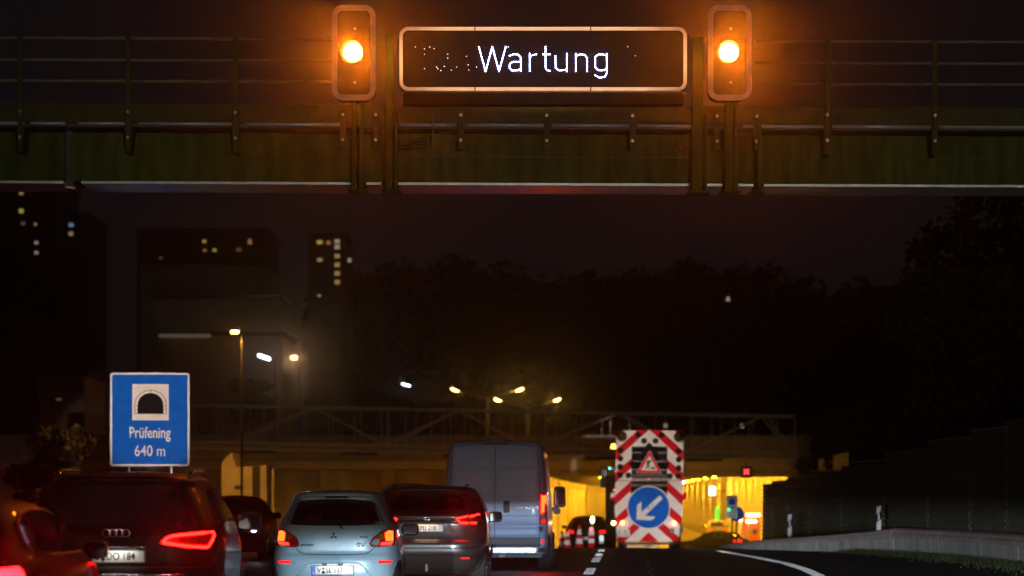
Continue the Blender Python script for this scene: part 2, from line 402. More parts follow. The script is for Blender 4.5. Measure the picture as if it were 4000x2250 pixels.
# ------------------------------------------------------------------ truss footbridge
BY = 138.0; bs = F/BY
def bx(x): return (x-2000)/bs
def bz(y): return CAMH + (HZ-y)/bs
br = empty('truss_bridge', (0,BY,0), 0, 'steel truss footbridge crossing above the tunnel mouth', 'bridge')
def zt(x): return bz(1588 + (x-1130)*.0185)
def zb(x): return bz(1733 + (x-1130)*.0185)
for dy, mt in ((0, 'front'), (2.2, 'rear')):
    MB().bar((bx(700),dy,zt(700)),(bx(3110),dy,zt(3110)),.09,.11).build('top_chord', M['steel'], br)
    MB().bar((bx(700),dy,zb(700)),(bx(3110),dy,zb(3110)),.12,.13).build('bottom_chord', M['steel'], br)
    MB().bar((bx(700),dy,zb(700)-.32),(bx(3110),dy,zb(3110)-.32),.06,.07).build('lower_rail', M['steel'], br)
    nodes = [(900,0),(1220,1),(1505,0),(1790,1),(2075,0),(2420,1),(2690,0),(2990,1),(3110,0)]
    for (xa, ta), (xb_, tb) in zip(nodes, nodes[1:]):
        MB().bar((bx(xa),dy,zt(xa) if ta else zb(xa)),(bx(xb_),dy,zt(xb_) if tb else zb(xb_)),.08,.09).build('diagonal', M['steel'], br)
    for x in ([760,850,940,1030,1135,1285,1385,1490,1515,1585,1685,1760,1815,1900,2000,2130,2250,2350,2460,2560,2700,2780,2870,2940,3020,3105] if dy == 0 else range(740,3110,110)):
        MB().bar((bx(x),dy,zb(x)),(bx(x),dy,zt(x)),.045,.045).build('upright', M['steel'], br)
MB().add([(bx(700),.1,zb(700)-.12),(bx(3110),.1,zb(3110)-.12),(bx(3110),2.1,zb(3110)-.12),(bx(700),2.1,zb(700)-.12),
          (bx(700),.1,zb(700)-.3),(bx(3110),.1,zb(3110)-.3),(bx(3110),2.1,zb(3110)-.3),(bx(700),2.1,zb(700)-.3)],
         [(0,1,2,3),(7,6,5,4),(0,4,5,1),(2,6,7,3)]).build('deck', M['concrete'], br)
MB().bar((bx(3108),1.1,-2),(bx(3108),1.1,zb(3110)),.35,.35).build('bridge_pier', M['concrete'], br)
MB().bar((bx(720),1.1,-2),(bx(720),1.1,zb(720)),.35,.35).build('bridge_pier', M['concrete'], br)

for k_, x in enumerate((-12.5, -7.5, -2.5, 4.5, 9.5)):  # unseen lamps added to brighten the portal face and left wall
    t = empty('bridge_fill_lamp', (x, BY+1.1, zb(2000+x*bs)-.32), 0, 'added unseen fill lamp under the truss bridge, number %s from the left' % ('one','two','three','four','five')[k_], 'lamp', 'added fill lamps under the truss bridge')
    MB().box(-.9,.9,-.15,.15,-.08,0).build('lamp_housing', M['dark'], t)
    MB().box(-.9,.9,-.17,-.151,-.16,0).build('front_lip', M['dark'], t)  # lip keeps the added lamp out of sight
    MB().box(-.86,.86,-.13,.13,-.098,-.082).build('diffuser', E['flood' if x > 0 else 'flood_dim'], t)

# ================================================================== SIGN GANTRY
GY = 38.0; gs = F/GY
GD = [0.0]                          # set-back of the layer being built
def gx(x): return (x-2000)*(GY+GD[0])/F
def gz(y): return CAMH + (HZ-y)*(GY+GD[0])/F
ga = empty('sign_gantry', (0,GY,gz(600)), 0, 'olive green steel sign gantry with railings spanning the motorway', 'gantry')
G0 = gz(600)
def gl(y): return gz(y) - G0           # local height
ga.rotation_euler = (0, .0042, 0)
XL, XR = -13.5, 13.5
GD[0] = .1
# girder: box with seam and bright bottom flange
MB().box(XL,gx(252),.10,.95,gl(713),gl(525)).build('girder', M['olive'], ga)
MB().box(gx(282),XR,.10,.95,gl(713),gl(525)).build('girder', M['olive'], ga)
MB().box(gx(252),gx(282),.20,.95,gl(745),gl(490)).build('girder_joint', M['dark'], ga)
MB().bar((gx(262),.02,gl(741)),(gx(300),.02,gl(746)),.1,.03).build('joint_bracket', M['galv'], ga)
GD[0] = -.02
for x0, x1 in ((XL,gx(248)),(gx(318),gx(1372)),(gx(1430),gx(1490)),(gx(1555),gx(2700)),(gx(2765),gx(2825)),(gx(2885),gx(2945)),(gx(2985),XR)):
    MB().box(x0,x1,-.02,1.05,gl(724),gl(714)).build('bottom_flange', M['pale_steel'], ga)
GD[0] = .1
MB().box(XL,XR,.085,.0995,gl(613.5),gl(611.5)).build('panel_seam', M['dark'], ga)
GD[0] = -.32
# walkway fascia with slots and the shiny lip below it
MB().box(XL,XR,-.32,-.26,gl(484),gl(412)).build('walkway_fascia', M['olive_light'], ga)
MB().box(XL,XR,-.26,1.0,gl(500),gl(486)).build('walkway_grating', M['dark'], ga)
for x0, x1 in ((XL,gx(95)),(gx(120),gx(255)),(gx(305),gx(488)),(gx(540),gx(905)),(gx(955),gx(1330)),(gx(1560),gx(1785)),(gx(1825),gx(2125)),(gx(2155),gx(2460)),(gx(2490),gx(2700)),(gx(2900),gx(3215)),(gx(3250),gx(3635)),(gx(3670),XR)):
    MB().tube((x0,-.34,gl(490)),(x1,-.34,gl(490)),.022,10).build('walkway_lip', M['pale_steel'], ga, smooth=True)
for i in range(-4, 52):
    x = gx(40 + i*83); MB().box(x-.027,x+.027,-.326,-.321,gl(469),gl(462)).build('fascia_slot', M['black'], ga)
# railings
for xa, xb_ in ((XL, gx(1320)), (gx(2950), XR)):
    for y in (155, 240, 322):
        MB().tube((xa,-.3,gl(y)),(xb_,-.3,gl(y)),.024,8).build('rail', M['rail'], ga, smooth=True)
for x in (-760,-340,80,500,920,3230,3650,4070,4490):
    p = MB().box(gx(x)-.035,gx(x)+.035,-.37,-.33,gl(575),gl(150)).build('railing_post', M['olive_light'], ga, bevel=.006)
    for y in (445, 545): MB().disc(gx(x),gl(y),.022,-.385,-.37,10).build('bolt', M['galv'], p)
    MB().plate([(gx(x)-.05,gl(500)),(gx(x)+.05,gl(500)),(gx(x)+.03,gl(600)),(gx(x)-.03,gl(600))],-.33,.1).build('bracket', M['olive'], p)
for x in (1340,1468,1800,2135,2470,2800,2955):
    p = MB().box(gx(x)-.042,gx(x)+.042,-.37,-.33,gl(585),gl(440)).build('bracket_post', M['olive_light'], ga, bevel=.006)
    for y in (452, 550): MB().disc(gx(x),gl(y),.022,-.385,-.37,10).build('bolt', M['galv'], p)
GD[0] = -.45
# vertical carriers
for x0, x1, yt in ((1375,1393,395),(1403,1421,395),(1505,1535,140),(1543,1553,440),(2703,2745,140),(2752,2762,440),(2832,2862,395),(2868,2880,395),(2960,2974,480)):
    p = MB().box(gx(x0),gx(x1),-.48,-.39,gl(744),gl(yt)).build('carrier_post', M['olive'], ga, bevel=.01)
    MB().box(gx(x0)-.05,gx(x1)+.05,-.5,-.05,gl(750),gl(745)).build('foot_plate', M['olive_light'], p)
MB().path([(gx(1545),-.42,gl(535)),(gx(1560),-.42,gl(572)),(gx(1600),-.42,gl(575)),(gx(1620),-.42,gl(560)),(gx(1668),-.42,gl(556))],.03).build('cable', M['black'], ga)
MB().box(gx(1600),gx(1668),-.41,-.36,gl(575),gl(540)).build('junction_box', M['olive_light'], ga, bevel=.01)
MB().path([(gx(2740),-.45,gl(490)),(gx(2690),-.42,gl(520)),(gx(2640),-.42,gl(545)),(gx(2655),-.42,gl(585)),(gx(2685),-.42,gl(560))],.014).build('cable', M['black'], ga)
MB().box(gx(1690)-.01,gx(1690)+.01,-.41,-.36,gl(575),gl(420)).build('conduit', M['dark'], ga)
GD[0] = .1
for sx in (XL+.4, XR-.4):
    MB().box(sx-.3,sx+.3,.2,.8,-G0,gl(713)-.002).build('gantry_leg', M['olive'], ga, bevel=.03)

# variable message sign
GD[0] = -.72
vs_ = empty('message_sign', (gx(2121),GY-.72,gz(232)), 0, 'wide black message board reading Wartung with a pale rounded frame', 'sign')
CX, CZ = gx(2121), gz(232)
def lx(x): return gx(x)-CX
def lz(y): return gz(y)-CZ
MB().plate(rrect(lx(1562),lx(2680),lz(355),lz(106),.09),0,.32).build('cabinet', M['sign_black'], vs_)
MB().box(lx(1570),lx(2684),-.03,.33,lz(361),lz(358)).build('drip_edge', M['chrome'], vs_)
MB().box(lx(1575),lx(2670),.05,.30,lz(405),lz(362)).build('cable_tray', M['sign_black'], vs_)
t_ = .046
def seg(name, loops):
    o_, i_ = loops; MB().ring(o_, i_, -.022, -.002).build(name, M['white_film'], vs_)
# straight segments and four corner pieces of the frame
zt0, zb0, xl0, xr0 = lz(106), lz(355), lx(1560), lx(2683)
rc = .12
for z0, z1 in ((zt0-t_, zt0), (zb0, zb0+t_)):
    for a, b in ((xl0+rc, lx(1853)), (lx(1857.5), lx(2305)), (lx(2309.5), xr0-rc)):
        MB().box(a,b,-.022,-.002,z0,z1).build('frame_strip', M['white_film'], vs_)
for x0, x1 in ((xl0, xl0+t_), (xr0-t_, xr0)):
    MB().box(x0,x1,-.022,-.002,zb0+rc,zt0-rc).build('frame_strip', M['white_film'], vs_)
for cx, cz, a0 in ((xr0-rc, zt0-rc, 0), (xl0+rc, zt0-rc, 90), (xl0+rc, zb0+rc, 180), (xr0-rc, zb0+rc, 270)):
    o_ = [(cx+rc*math.cos(R(a0+15*i)), cz+rc*math.sin(R(a0+15*i))) for i in range(7)]
    i_ = [(cx+(rc-t_)*math.cos(R(a0+15*i)), cz+(rc-t_)*math.sin(R(a0+15*i))) for i in range(7)]
    MB().plate(o_ + i_[::-1], -.022, -.002).build('frame_corner', M['white_film'], vs_)
def U(u, v): return (lx(1300+u/1.7173), lz(v/1.7173))
GLY = [[[(980,315),(1025,478),(1070,315),(1115,478),(1160,315)]],
 [[(1187,375),(1205,365),(1240,365),(1260,385),(1262,475)],[(1255,415),(1205,415),(1187,430),(1185,455),(1200,473),(1240,473),(1256,463)]],
 [[(1321,360),(1321,478)],[(1330,378),(1345,368),(1365,365)]],
 [[(1427,315),(1427,455),(1437,472),(1455,475)],[(1411,365),(1457,365)]],
 [[(1493,375),(1495,455),(1515,472),(1550,472),(1563,466)],[(1570,362),(1570,478)]],
 [[(1630,362),(1630,478)],[(1640,372),(1660,365),(1690,368),(1706,390),(1706,478)]],
 [[(1838,362),(1838,490),(1825,515),(1790,522),(1760,505)],[(1830,370),(1812,365),(1780,365),(1760,385),(1760,450),(1780,472),(1815,472),(1830,466)]]]
def resample(pl, st):
    out = [pl[0]]; acc = 0
    L = sum(math.dist(a, b) for a, b in zip(pl, pl[1:])); n = max(1, round(L/st)); st = L/n
    tgt = st; run = 0
    for a, b in zip(pl, pl[1:]):
        d = math.dist(a, b)
        while run + d >= tgt - 1e-6:
            t = (tgt-run)/d; out.append((a[0]+(b[0]-a[0])*t, a[1]+(b[1]-a[1])*t)); tgt += st
        run += d
    return out
for gi in GLY:
    m = MB()
    for st in gi:
        for u, v in resample(st, 11.2):
            x, z = U(u, v); m.disc(x, z, .0062, -.012, -.001, 8)
    m.build('led_letter', E['led'], vs_)
for u, v in ((615,328),(615,364),(650,316),(680,326),(554,315),(771,364),(771,390),(897,378),(908,435),(831,450),(697,450),(704,461),(724,473),(615,461),(748,446),(964,450),(1176,315),(1978,313),(2029,374),(912,470),(795,470)):
    x, z = U(u, v); MB().disc(x, z, .0055, -.010, -.001, 6).build('led_dot', E['led_dim'], vs_)

# amber flashers
GD[0] = -.66
def flasher(xc, label):
    t = empty('warning_light', (gx(xc),GY-.66,gz(205)), 0, label, 'warning light', 'amber flashers on the gantry')
    def a(x): return (x-xc)*(GY-.66)/F
    def b(y): return gz(y)-gz(205)
    MB().plate(rrect(a(xc-84),a(xc+84),b(390),b(22),.14),0,.28).build('housing', M['lamp_face'], t)
    MB().ring(rrect(a(xc-86),a(xc+86),b(393),b(20),.15), rrect(a(xc-64),a(xc+64),b(371),b(42),.07), -.02,-.001).build('border', M['cap'], t)
    # open hood round the lens, longer above, leaning left like the photographed visor
    n = 24; vs = []; fs = []
    for i in range(n+1):
        th = 2*math.pi*i/n; rr = .15
        ln = .05 + .06*max(0, math.sin(th+.6))
        vs += [(rr*math.cos(th), -.002, rr*math.sin(th)), (rr*1.04*math.cos(th)-.01, -ln, rr*1.04*math.sin(th)-.004)]
    for i in range(n): fs.append((2*i,2*i+1,2*i+3,2*i+2))
    m = MB(); m.add(vs, fs); h = m.build('hood', M['black'], t); h.location.z = 0
    sol = h.modifiers.new('s','SOLIDIFY'); sol.thickness = .006
    nn = 24; vs = [(0,-.065,0)]; fs = []
    for k in range(1,4):
        for i in range(nn):
            r_ = .128*k/3; vs.append((r_*math.cos(2*math.pi*i/nn), -.065+.05*(k/3)**2, r_*math.sin(2*math.pi*i/nn)))
    for i in range(nn):
        fs.append((0,1+i,1+(i+1)%nn))
        for k in (0,1): fs.append((1+k*nn+i,1+(k+1)*nn+i,1+(k+1)*nn+(i+1)%nn,1+k*nn+(i+1)%nn))
    m = MB(); m.add(vs, fs); m.build('lens', E['amber'], t, smooth=True)
    for o in t.children:
        if o.name.startswith(('lens','hood')): o.location = (-.012, 0, 0)
    l = bpy.data.lights.new('flasher_beam', 'AREA'); l.shape = 'DISK'; l.size = .22; l.energy = 62; l.color = (1.0, .17, .001); l.spread = R(100)
    lo_ = bpy.data.objects.new('flasher_beam', l); COL.objects.link(lo_); lo_.parent = t; lo_.location = (-.012, -.07, 0); lo_.rotation_euler = (R(-90), 0, 0)
    for z in (b(112), b(322)): MB().disc(.015, z, .02, -.012,-.001,10).build('screw_cap', M['galv'], t)
flasher(1382, 'glowing amber flasher in rounded box left of the message board')
flasher(2850, 'glowing amber flasher in rounded box right of the message board')

# ================================================================== ROADSIDE TUNNEL SIGN
SY = 60.0; ss = F/SY
so = P(586, 1640, SY)
ts = empty('tunnel_sign', (so.x, SY, zroad(SY)), R(2), 'blue tunnel sign reading Prüfening 640 m with white arch pictogram', 'sign')
def sxp(x): return (x-586)/ss
def szp(y): return CAMH + (HZ-y)/ss
MB().plate(rrect(sxp(430),sxp(741),szp(1822),szp(1455),.07),0,.03).build('sign_panel', M['blue_film'], ts)
MB().ring(rrect(sxp(431),sxp(740),szp(1821),szp(1456),.068), rrect(sxp(439),sxp(732),szp(1813),szp(1464),.045), -.004,-.001).build('border', M['white_film'], ts)
pic = MB().box(sxp(517),sxp(659),-.004,-.001,szp(1642),szp(1500)).build('pictogram_field', M['white_film'], ts)
def arch(cx, hw, top, bot, n=14):
    pts = [(sxp(cx-hw), szp(bot))]
    ch = top + hw*.93
    for i in range(n+1):
        a = math.pi - math.pi*i/n; pts.append((sxp(cx+hw*math.cos(a)), szp(ch-hw*.93*math.sin(a))))
    pts.append((sxp(cx+hw), szp(bot))); return pts
MB().ring(arch(588,62,1523,1617), arch(588,60,1525,1615.5), -.007,-.0045).build('arch_outline', M['print_black'], pic)
MB().plate(arch(588,50.5,1535,1616), -.007,-.0045).build('arch_opening', M['print_black'], pic)
oa, ia = arch(588,61,1524,1616), arch(588,50.5,1535,1616)
for k in (2,4,6,8,10,12,14):
    m = MB(); m.bar((oa[k][0],-.006,oa[k][1]),(ia[k][0],-.006,ia[k][1]),.008,.003); m.build('arch_joint', M['print_black'], pic)
for sgn in (-1, 1):
    for y in (1586, 1600, 1560):
        m = MB(); m.bar((sxp(588+sgn*61),-.006,szp(y)),(sxp(588+sgn*50),-.006,szp(y)),.003,.008)
        if y != 1560: m.build('arch_joint', M['print_black'], pic)
text('Prüfening', M['white_film'], ts, sxp(585), -.004, szp(1692), .335, xs=.70, bold=.012)
text('640 m', M['white_film'], ts, sxp(586), -.004, szp(1763), .33, xs=.80, bold=.004)
for x in (-.45, .45):
    MB().tube((x,.06,0),(x,.06,szp(1480)),.04,10).build('post', M['galv'], ts, smooth=True)
MB().box(-.84,.84,.031,.05,szp(1800),szp(1790)).build('cross_rail', M['galv'], ts)
MB().box(-.84,.84,.031,.05,szp(1500),szp(1490)).build('cross_rail', M['galv'], ts)

# ================================================================== VEHICLES
def smooth_interp(ctrl):
    zs = [c[0] for c in ctrl]; vs = [c[1] for c in ctrl]; n = len(zs)
    d = [(vs[i+1]-vs[i])/(zs[i+1]-zs[i]) for i in range(n-1)]
    t = [d[0]] + [0 if d[i-1]*d[i] <= 0 else 2*d[i-1]*d[i]/(d[i-1]+d[i]) for i in range(1, n-1)] + [d[-1]]
    def f(z):
        if z <= zs[0]: return vs[0]
        if z >= zs[-1]: return vs[-1]
        i = max(k for k in range(n-1) if zs[k] <= z); h = zs[i+1]-zs[i]; s = (z-zs[i])/h
        return ((2*s**3-3*s*s+1)*vs[i] + (s**3-2*s*s+s)*h*t[i] + (-2*s**3+3*s*s)*vs[i+1] + (s**3-s*s)*h*t[i+1])
    return f
def inside(x, z, poly):
    c = False; n = len(poly)
    for i in range(n):
        x0, z0 = poly[i]; x1, z1 = poly[(i+1) % n]
        if (z0 > z) != (z1 > z) and x < (x1-x0)*(z-z0)/(z1-z0)+x0: c = not c
    return c
def grow(poly, d):
    n = len(poly); cx = sum(p[0] for p in poly)/n; cz = sum(p[1] for p in poly)/n
    out = []
    for i in range(n):
        a, b, c = Vector(poly[i-1]), Vector(poly[i]), Vector(poly[(i+1) % n])
        e1 = (b-a).normalized(); e2 = (c-b).normalized()
        n1 = Vector((e1.y, -e1.x)); n2 = Vector((e2.y, -e2.x)); nn = (n1+n2)
        if nn.length < 1e-6: nn = n1
        nn.normalize(); k = d / max(.5, nn.dot(n1)); out.append(tuple(b + nn*k))
    area = sum(poly[i][0]*poly[(i+1)%n][1]-poly[(i+1)%n][0]*poly[i][1] for i in range(n))
    if area < 0:
        out = [(2*p[0]-o[0], 2*p[1]-o[1]) for p, o in zip(poly, out)]
    return out
class Shape:
    """car body as a stack of rounded plan outlines; rear at y = 0, front at y = L"""
    def __init__(s, rear, front, half, n=6.0, nf=4.0):
        s.yr = smooth_interp(rear); s.yf = smooth_interp(front); s.w = smooth_interp(half); s.n = n; s.nf = nf
        s.z0 = half[0][0]; s.z1 = half[-1][0]; s.yc = (s.yr(.6)+s.yf(.6))*.52
    def rear(s, x, z):
        w = s.w(z); k = min(1, abs(x)/max(w, 1e-4)); return s.yc - (s.yc-s.yr(z))*max(0, 1-k**s.n)**(1/s.n)
    def front(s, x, z):
        w = s.w(z); k = min(1, abs(x)/max(w, 1e-4)); return s.yc + (s.yf(z)-s.yc)*max(0, 1-k**s.nf)**(1/s.nf)
    def side(s, y, z):
        w = s.w(z)
        if y < s.yc: k = min(1, (s.yc-y)/(s.yc-s.yr(z))); return w*max(0, 1-k**s.n)**(1/s.n)
        k = min(1, (y-s.yc)/(s.yf(z)-s.yc)); return w*max(0, 1-k**s.nf)**(1/s.nf)
    def body(s, name, mat, parent, holes_r=(), holes_f=(), nz=64, nr=49, nfr=29, holes_s=(), ns=26):
        m = MB(); vs = []; rows = []; K = .93
        for iz in range(nz+1):
            z = s.z0 + (s.z1-s.z0)*iz/nz; w = s.w(z); row = []; kinds = []
            ya, yb = s.rear(K*w, z), s.front(K*w, z)
            sy = [ya + (yb-ya)*(.5-.5*math.cos(math.pi*(j+1)/(ns+1))) for j in range(ns)]
            for i in range(nr): x = w*K*(-1+2*i/(nr-1)); row.append((x, s.rear(x, z), z)); kinds.append('r')
            for y in sy: row.append((s.side(y, z), y, z)); kinds.append('s')
            for i in range(nfr): x = w*K*(1-2*i/(nfr-1)); row.append((x, s.front(x, z), z)); kinds.append('f')
            for y in sy[::-1]: row.append((-s.side(y, z), y, z)); kinds.append('s')
            rows.append(row)
        N = len(rows[0])
        for r_ in rows: vs += r_
        fs = []
        for iz in range(nz):
            for i in range(N):
                j = (i+1) % N; q = (iz*N+i, iz*N+j, (iz+1)*N+j, (iz+1)*N+i)
                cx = sum(vs[a][0] for a in q)/4; cz = sum(vs[a][2] for a in q)/4; cy = sum(vs[a][1] for a in q)/4
                kd = {kinds[i], kinds[j]}
                if kd == {'r'} and any(inside(cx, cz, h) for h in holes_r): continue
                if kd == {'f'} and any(inside(cx, cz, h) for h in holes_f): continue
                if 's' in kd and any(inside(cy, cz, h) for h in holes_s): continue
                fs.append(q)
        fs.append(tuple(reversed(range(N)))); fs.append(tuple(range(nz*N, nz*N+N)))
        m.add(vs, fs); return m.build(name, mat, parent, smooth=True)
    def patch(s, name, poly, mat, parent, off=.006, depth=.012, where='rear', cuts=3, smooth=True):
        bm = bmesh.new(); pts = []
        n = len(poly)
        for i in range(n):
            a, b = poly[i], poly[(i+1) % n]; k = max(1, int(math.dist(a, b)/.12))
            for j in range(k): pts.append((a[0]+(b[0]-a[0])*j/k, a[1]+(b[1]-a[1])*j/k))
        vv = [bm.verts.new((p[0], 0, p[1])) for p in pts]
        f = bm.faces.new(vv); bmesh.ops.triangulate(bm, faces=[f])
        if cuts: bmesh.ops.subdivide_edges(bm, edges=bm.edges[:], cuts=cuts, use_grid_fill=True)
        be = [e for e in bm.edges if len(e.link_faces) == 1]
        ret = bmesh.ops.extrude_edge_only(bm, edges=be)
        nv = set(v for v in ret['geom'] if isinstance(v, bmesh.types.BMVert))
        for v in bm.verts:
            u, z = v.co.x, v.co.z; o = -depth if v in nv else off
            if where == 'rear': v.co.y = s.rear(u, z) - o
            elif where == 'front': v.co.y = s.front(u, z) + o
            elif where == 'right': v.co = (s.side(u, z) + o, u, z)
            else: v.co = (-s.side(u, z) - o, u, z)
        bmesh.ops.recalc_face_normals(bm, faces=bm.faces)
        me = bpy.data.meshes.new(name); bm.to_mesh(me); bm.free()
        return link(name, me, mat, parent)
    def line(s, name, pts, r, mat, parent, off=.002, n=6, closed=False):
        if closed: pts = pts + [pts[0]]
        out = []
        for a, b in zip(pts, pts[1:]):
            k = max(1, int(math.dist(a, b)/.05))
            out += [(a[0]+(b[0]-a[0])*j/k, a[1]+(b[1]-a[1])*j/k) for j in range(k)]
        out.append(pts[-1])
        return MB().path([(x, s.rear(x, z)-off, z) for x, z in out], r, n).build(name, mat, parent, smooth=True)
    def frame_patch(s, name, poly, win, mat, parent, off=.004):
        inn = grow(poly, -win); n = len(poly); vs = []; fs = []
        P_, I_ = [], []
        for i in range(n):
            for j in range(6):
                t = j/6
                P_.append(tuple(poly[i][q]*(1-t)+poly[(i+1)%n][q]*t for q in (0,1))); I_.append(tuple(inn[i][q]*(1-t)+inn[(i+1)%n][q]*t for q in (0,1)))
        m = MB(); N = len(P_)
        for u, z in P_ + I_: vs.append((u, s.rear(u, z)-off, z))
        m.add(vs, [(i, (i+1)%N, N+(i+1)%N, N+i) for i in range(N)])
        return m.build(name, mat, parent, smooth=True)

def wheel(parent, x, y, r, wd):
    side = 1 if x > 0 else -1
    t = empty('wheel', (x, y, r)); t.parent = parent
    prof = [(-wd/2, r*.66), (-wd/2, r*.90), (-wd*.42, r*.97), (-wd*.3, r), (wd*.3, r), (wd*.42, r*.97), (wd/2, r*.90), (wd/2, r*.66)]
    n = 28; vs = []; fs = []
    for a, rr in prof:
        for i in range(n): th = 2*math.pi*i/n; vs.append((a, rr*math.cos(th), rr*math.sin(th)))
    for k in range(len(prof)):
        for i in range(n):
            k2 = (k+1) % len(prof); fs.append((k*n+i, k2*n+i, k2*n+(i+1)%n, k*n+(i+1)%n))
    m = MB(); m.add(vs, fs); m.build('tyre', M['rubber'], t, smooth=True)
    m = MB(); m.tube((-wd*.3,0,0),(wd*.36*side,0,0),r*.66,24)
    for i in range(5):
        th = 2*math.pi*i/5; m.bar((wd*.38*side,r*.1*math.cos(th),r*.1*math.sin(th)),(wd*.38*side,r*.62*math.cos(th),r*.62*math.sin(th)),r*.16,.03)
    m.build('rim', M['rim'], t)
def number_plate(sh, parent, x, zc, chars, left_part, wdt=.52, h=.11, tilt=0, name='number_plate', border=True):
    y = min(sh.rear(x-wdt/2, zc), sh.rear(x+wdt/2, zc), sh.rear(x, zc-h/2), sh.rear(x, zc+h/2)) - .018
    p = MB().plate(rrect(x-wdt/2,x+wdt/2,zc-h/2,zc+h/2,.012,3), y, y+.008).build(name, M['plate'], parent)
    MB().plate(rrect(x-wdt/2-.008,x+wdt/2+.008,zc-h/2-.012,zc+h/2+.006,.012,3), y+.009, y+.03).build('plate_holder', M['black'], p)
    MB().ring(rrect(x-wdt/2+.002,x+wdt/2-.002,zc-h/2+.002,zc+h/2-.002,.01,3), rrect(x-wdt/2+.006,x+wdt/2-.006,zc-h/2+.006,zc+h/2-.006,.008,3), y-.0015,y-.0005).build('plate_border', M['print_black'], p)
    MB().box(x-wdt/2+.004,x-wdt/2+.046,y-.003,y-.001,zc-h/2+.004,zc+h/2-.004).build('euro_band', M['plate_blue'], p)
    text('D', M['plate'], p, x-wdt/2+.025, y-.005, zc-h*.28, .035)
    text(left_part, M['print_black'], p, x-wdt/2+.092, y-.002, zc-.002, .098, xs=.78, bold=.006)
    for dz, mt in ((.022, 'lens_amber'), (-.024, 'steel')):
        MB().disc(x-wdt/2+.145, zc+dz, .019, y-.003, y-.001, 14).build('plate_seal', M['print_black' if mt == 'steel' else mt], p)
    text(chars, M['print_black'], p, x-wdt/2+.172, y-.002, zc-.002, .098, xs=.80, align='LEFT', bold=.006)
    return p, y
def plate_lamps(parent, xs, y, z, mat, drop=.0):
    for x in xs:
        l = MB().box(x-.02,x+.02,y-.045,y-.02,z,z+.004).build('plate_lamp', M['lens_clear'], parent)
        MB().box(x-.03,x+.03,y-.052,y-.046,z-.012,z+.012).build('lamp_lip', M['black'], l)
    lamp_light(parent, 'plate_light', (sum(xs)/len(xs), y-.045, z-.006), .32, (1.0,.96,.9) if mat is E['plate_lamp'] else (1.0,.72,.42), .34, .02, 25)
def lamp_light(parent, name, loc, watts, col, sx, sy, rx, spread=160):
    l = bpy.data.lights.new(name, 'AREA'); l.shape = 'RECTANGLE'; l.size = sx; l.size_y = sy; l.energy = watts; l.color = col; l.spread = R(spread)
    o = bpy.data.objects.new(name, l); COL.objects.link(o); o.parent = parent; o.location = loc; o.rotation_euler = (R(rx), 0, 0); return o
def seats(parent, yb, z, w):
    for x in (-w, w):
        m = MB(); m.plate(rrect(x-.24,x+.24,z-.6,z+.02,.08), yb, yb+.14); m.build('seat_back', M['cloth'], parent, bevel=.03)
        m = MB(); m.plate(rrect(x-.14,x+.14,z+.06,z+.25,.07), yb+.02, yb+.13); m.bar((x-.05,yb+.07,z),(x-.05,yb+.07,z+.1),.015,.015); m.bar((x+.05,yb+.07,z),(x+.05,yb+.07,z+.1),.015,.015)
        m.build('headrest', M['cloth'], parent)
def mirrors(parent, sh, y, z, mat, w_=.22, h_=.16, right_only=False, out=.09):
    for sd in ((1,) if right_only else (-1, 1)):
        x = sh.side(y, z)*sd
        t = empty('side_mirror', (x + sd*out, y, z)); t.parent = parent
        a, b = (0, w_) if sd > 0 else (-w_, 0)
        vs = [] ; m = MB()
        n = 20
        for k, (yy, sc) in enumerate(((0,.93),(.02,1),(.07,1),(.14,.8),(.17,.45))):
            for i in range(n):
                th = 2*math.pi*i/n; c, s_ = math.cos(th), math.sin(th)
                vs.append(((a+b)/2 + w_/2*sc*math.copysign(abs(c)**.5, c), yy, h_/2*sc*math.copysign(abs(s_)**.5, s_)))
        fs = [(k*n+i,k*n+(i+1)%n,(k+1)*n+(i+1)%n,(k+1)*n+i) for k in range(4) for i in range(n)] + [tuple(range(n)), tuple(range(4*n,5*n))]
        m.add(vs, fs); m.build('mirror_shell', mat, t, smooth=True)
        m = MB(); m.plate(rrect((a+b)/2-w_*.42,(a+b)/2+w_*.42,-h_*.38,h_*.38,.03), -.004,.004); m.build('mirror_glass', M['mirror'], t)
        MB().bar((-sd*out-.03*sd,.08,-h_*.35),(sd*.04,.08,-h_*.3),.05,.05).build('mirror_arm', M['black'], t)
def side_glass(sh, parent, poly, mat):
    for wh in ('right', 'left'): sh.patch('side_window', poly, mat, parent, .004, .01, wh)
def arches(sh, parent, ys, r):
    for y in ys:
        for sd in (-1, 1):
            pts = [(y + r*math.cos(math.pi*i/14), r*.92*math.sin(math.pi*i/14)+.30) for i in range(15)]
            pts = [p for p in pts if p[1] > sh.z0]
            MB().path([(sd*(sh.side(py, pz)+.003), py, pz) for py, pz in pts], .025, 6).build('wheel_arch', M['black'], parent, smooth=True)
            sh.patch('wheel_well', pts + [(pts[-1][0], sh.z0+.002), (pts[0][0], sh.z0+.002)], M['black'], parent, .003, .01, 'right' if sd > 0 else 'left', cuts=1)
def paint(name, col, metal=.3, rough=.32, spec=.5):
    return pm(name, col, rough, metal=metal, var=.06, scale=60, coat=.7 if spec > .2 else .16, bump=0, spec=spec)

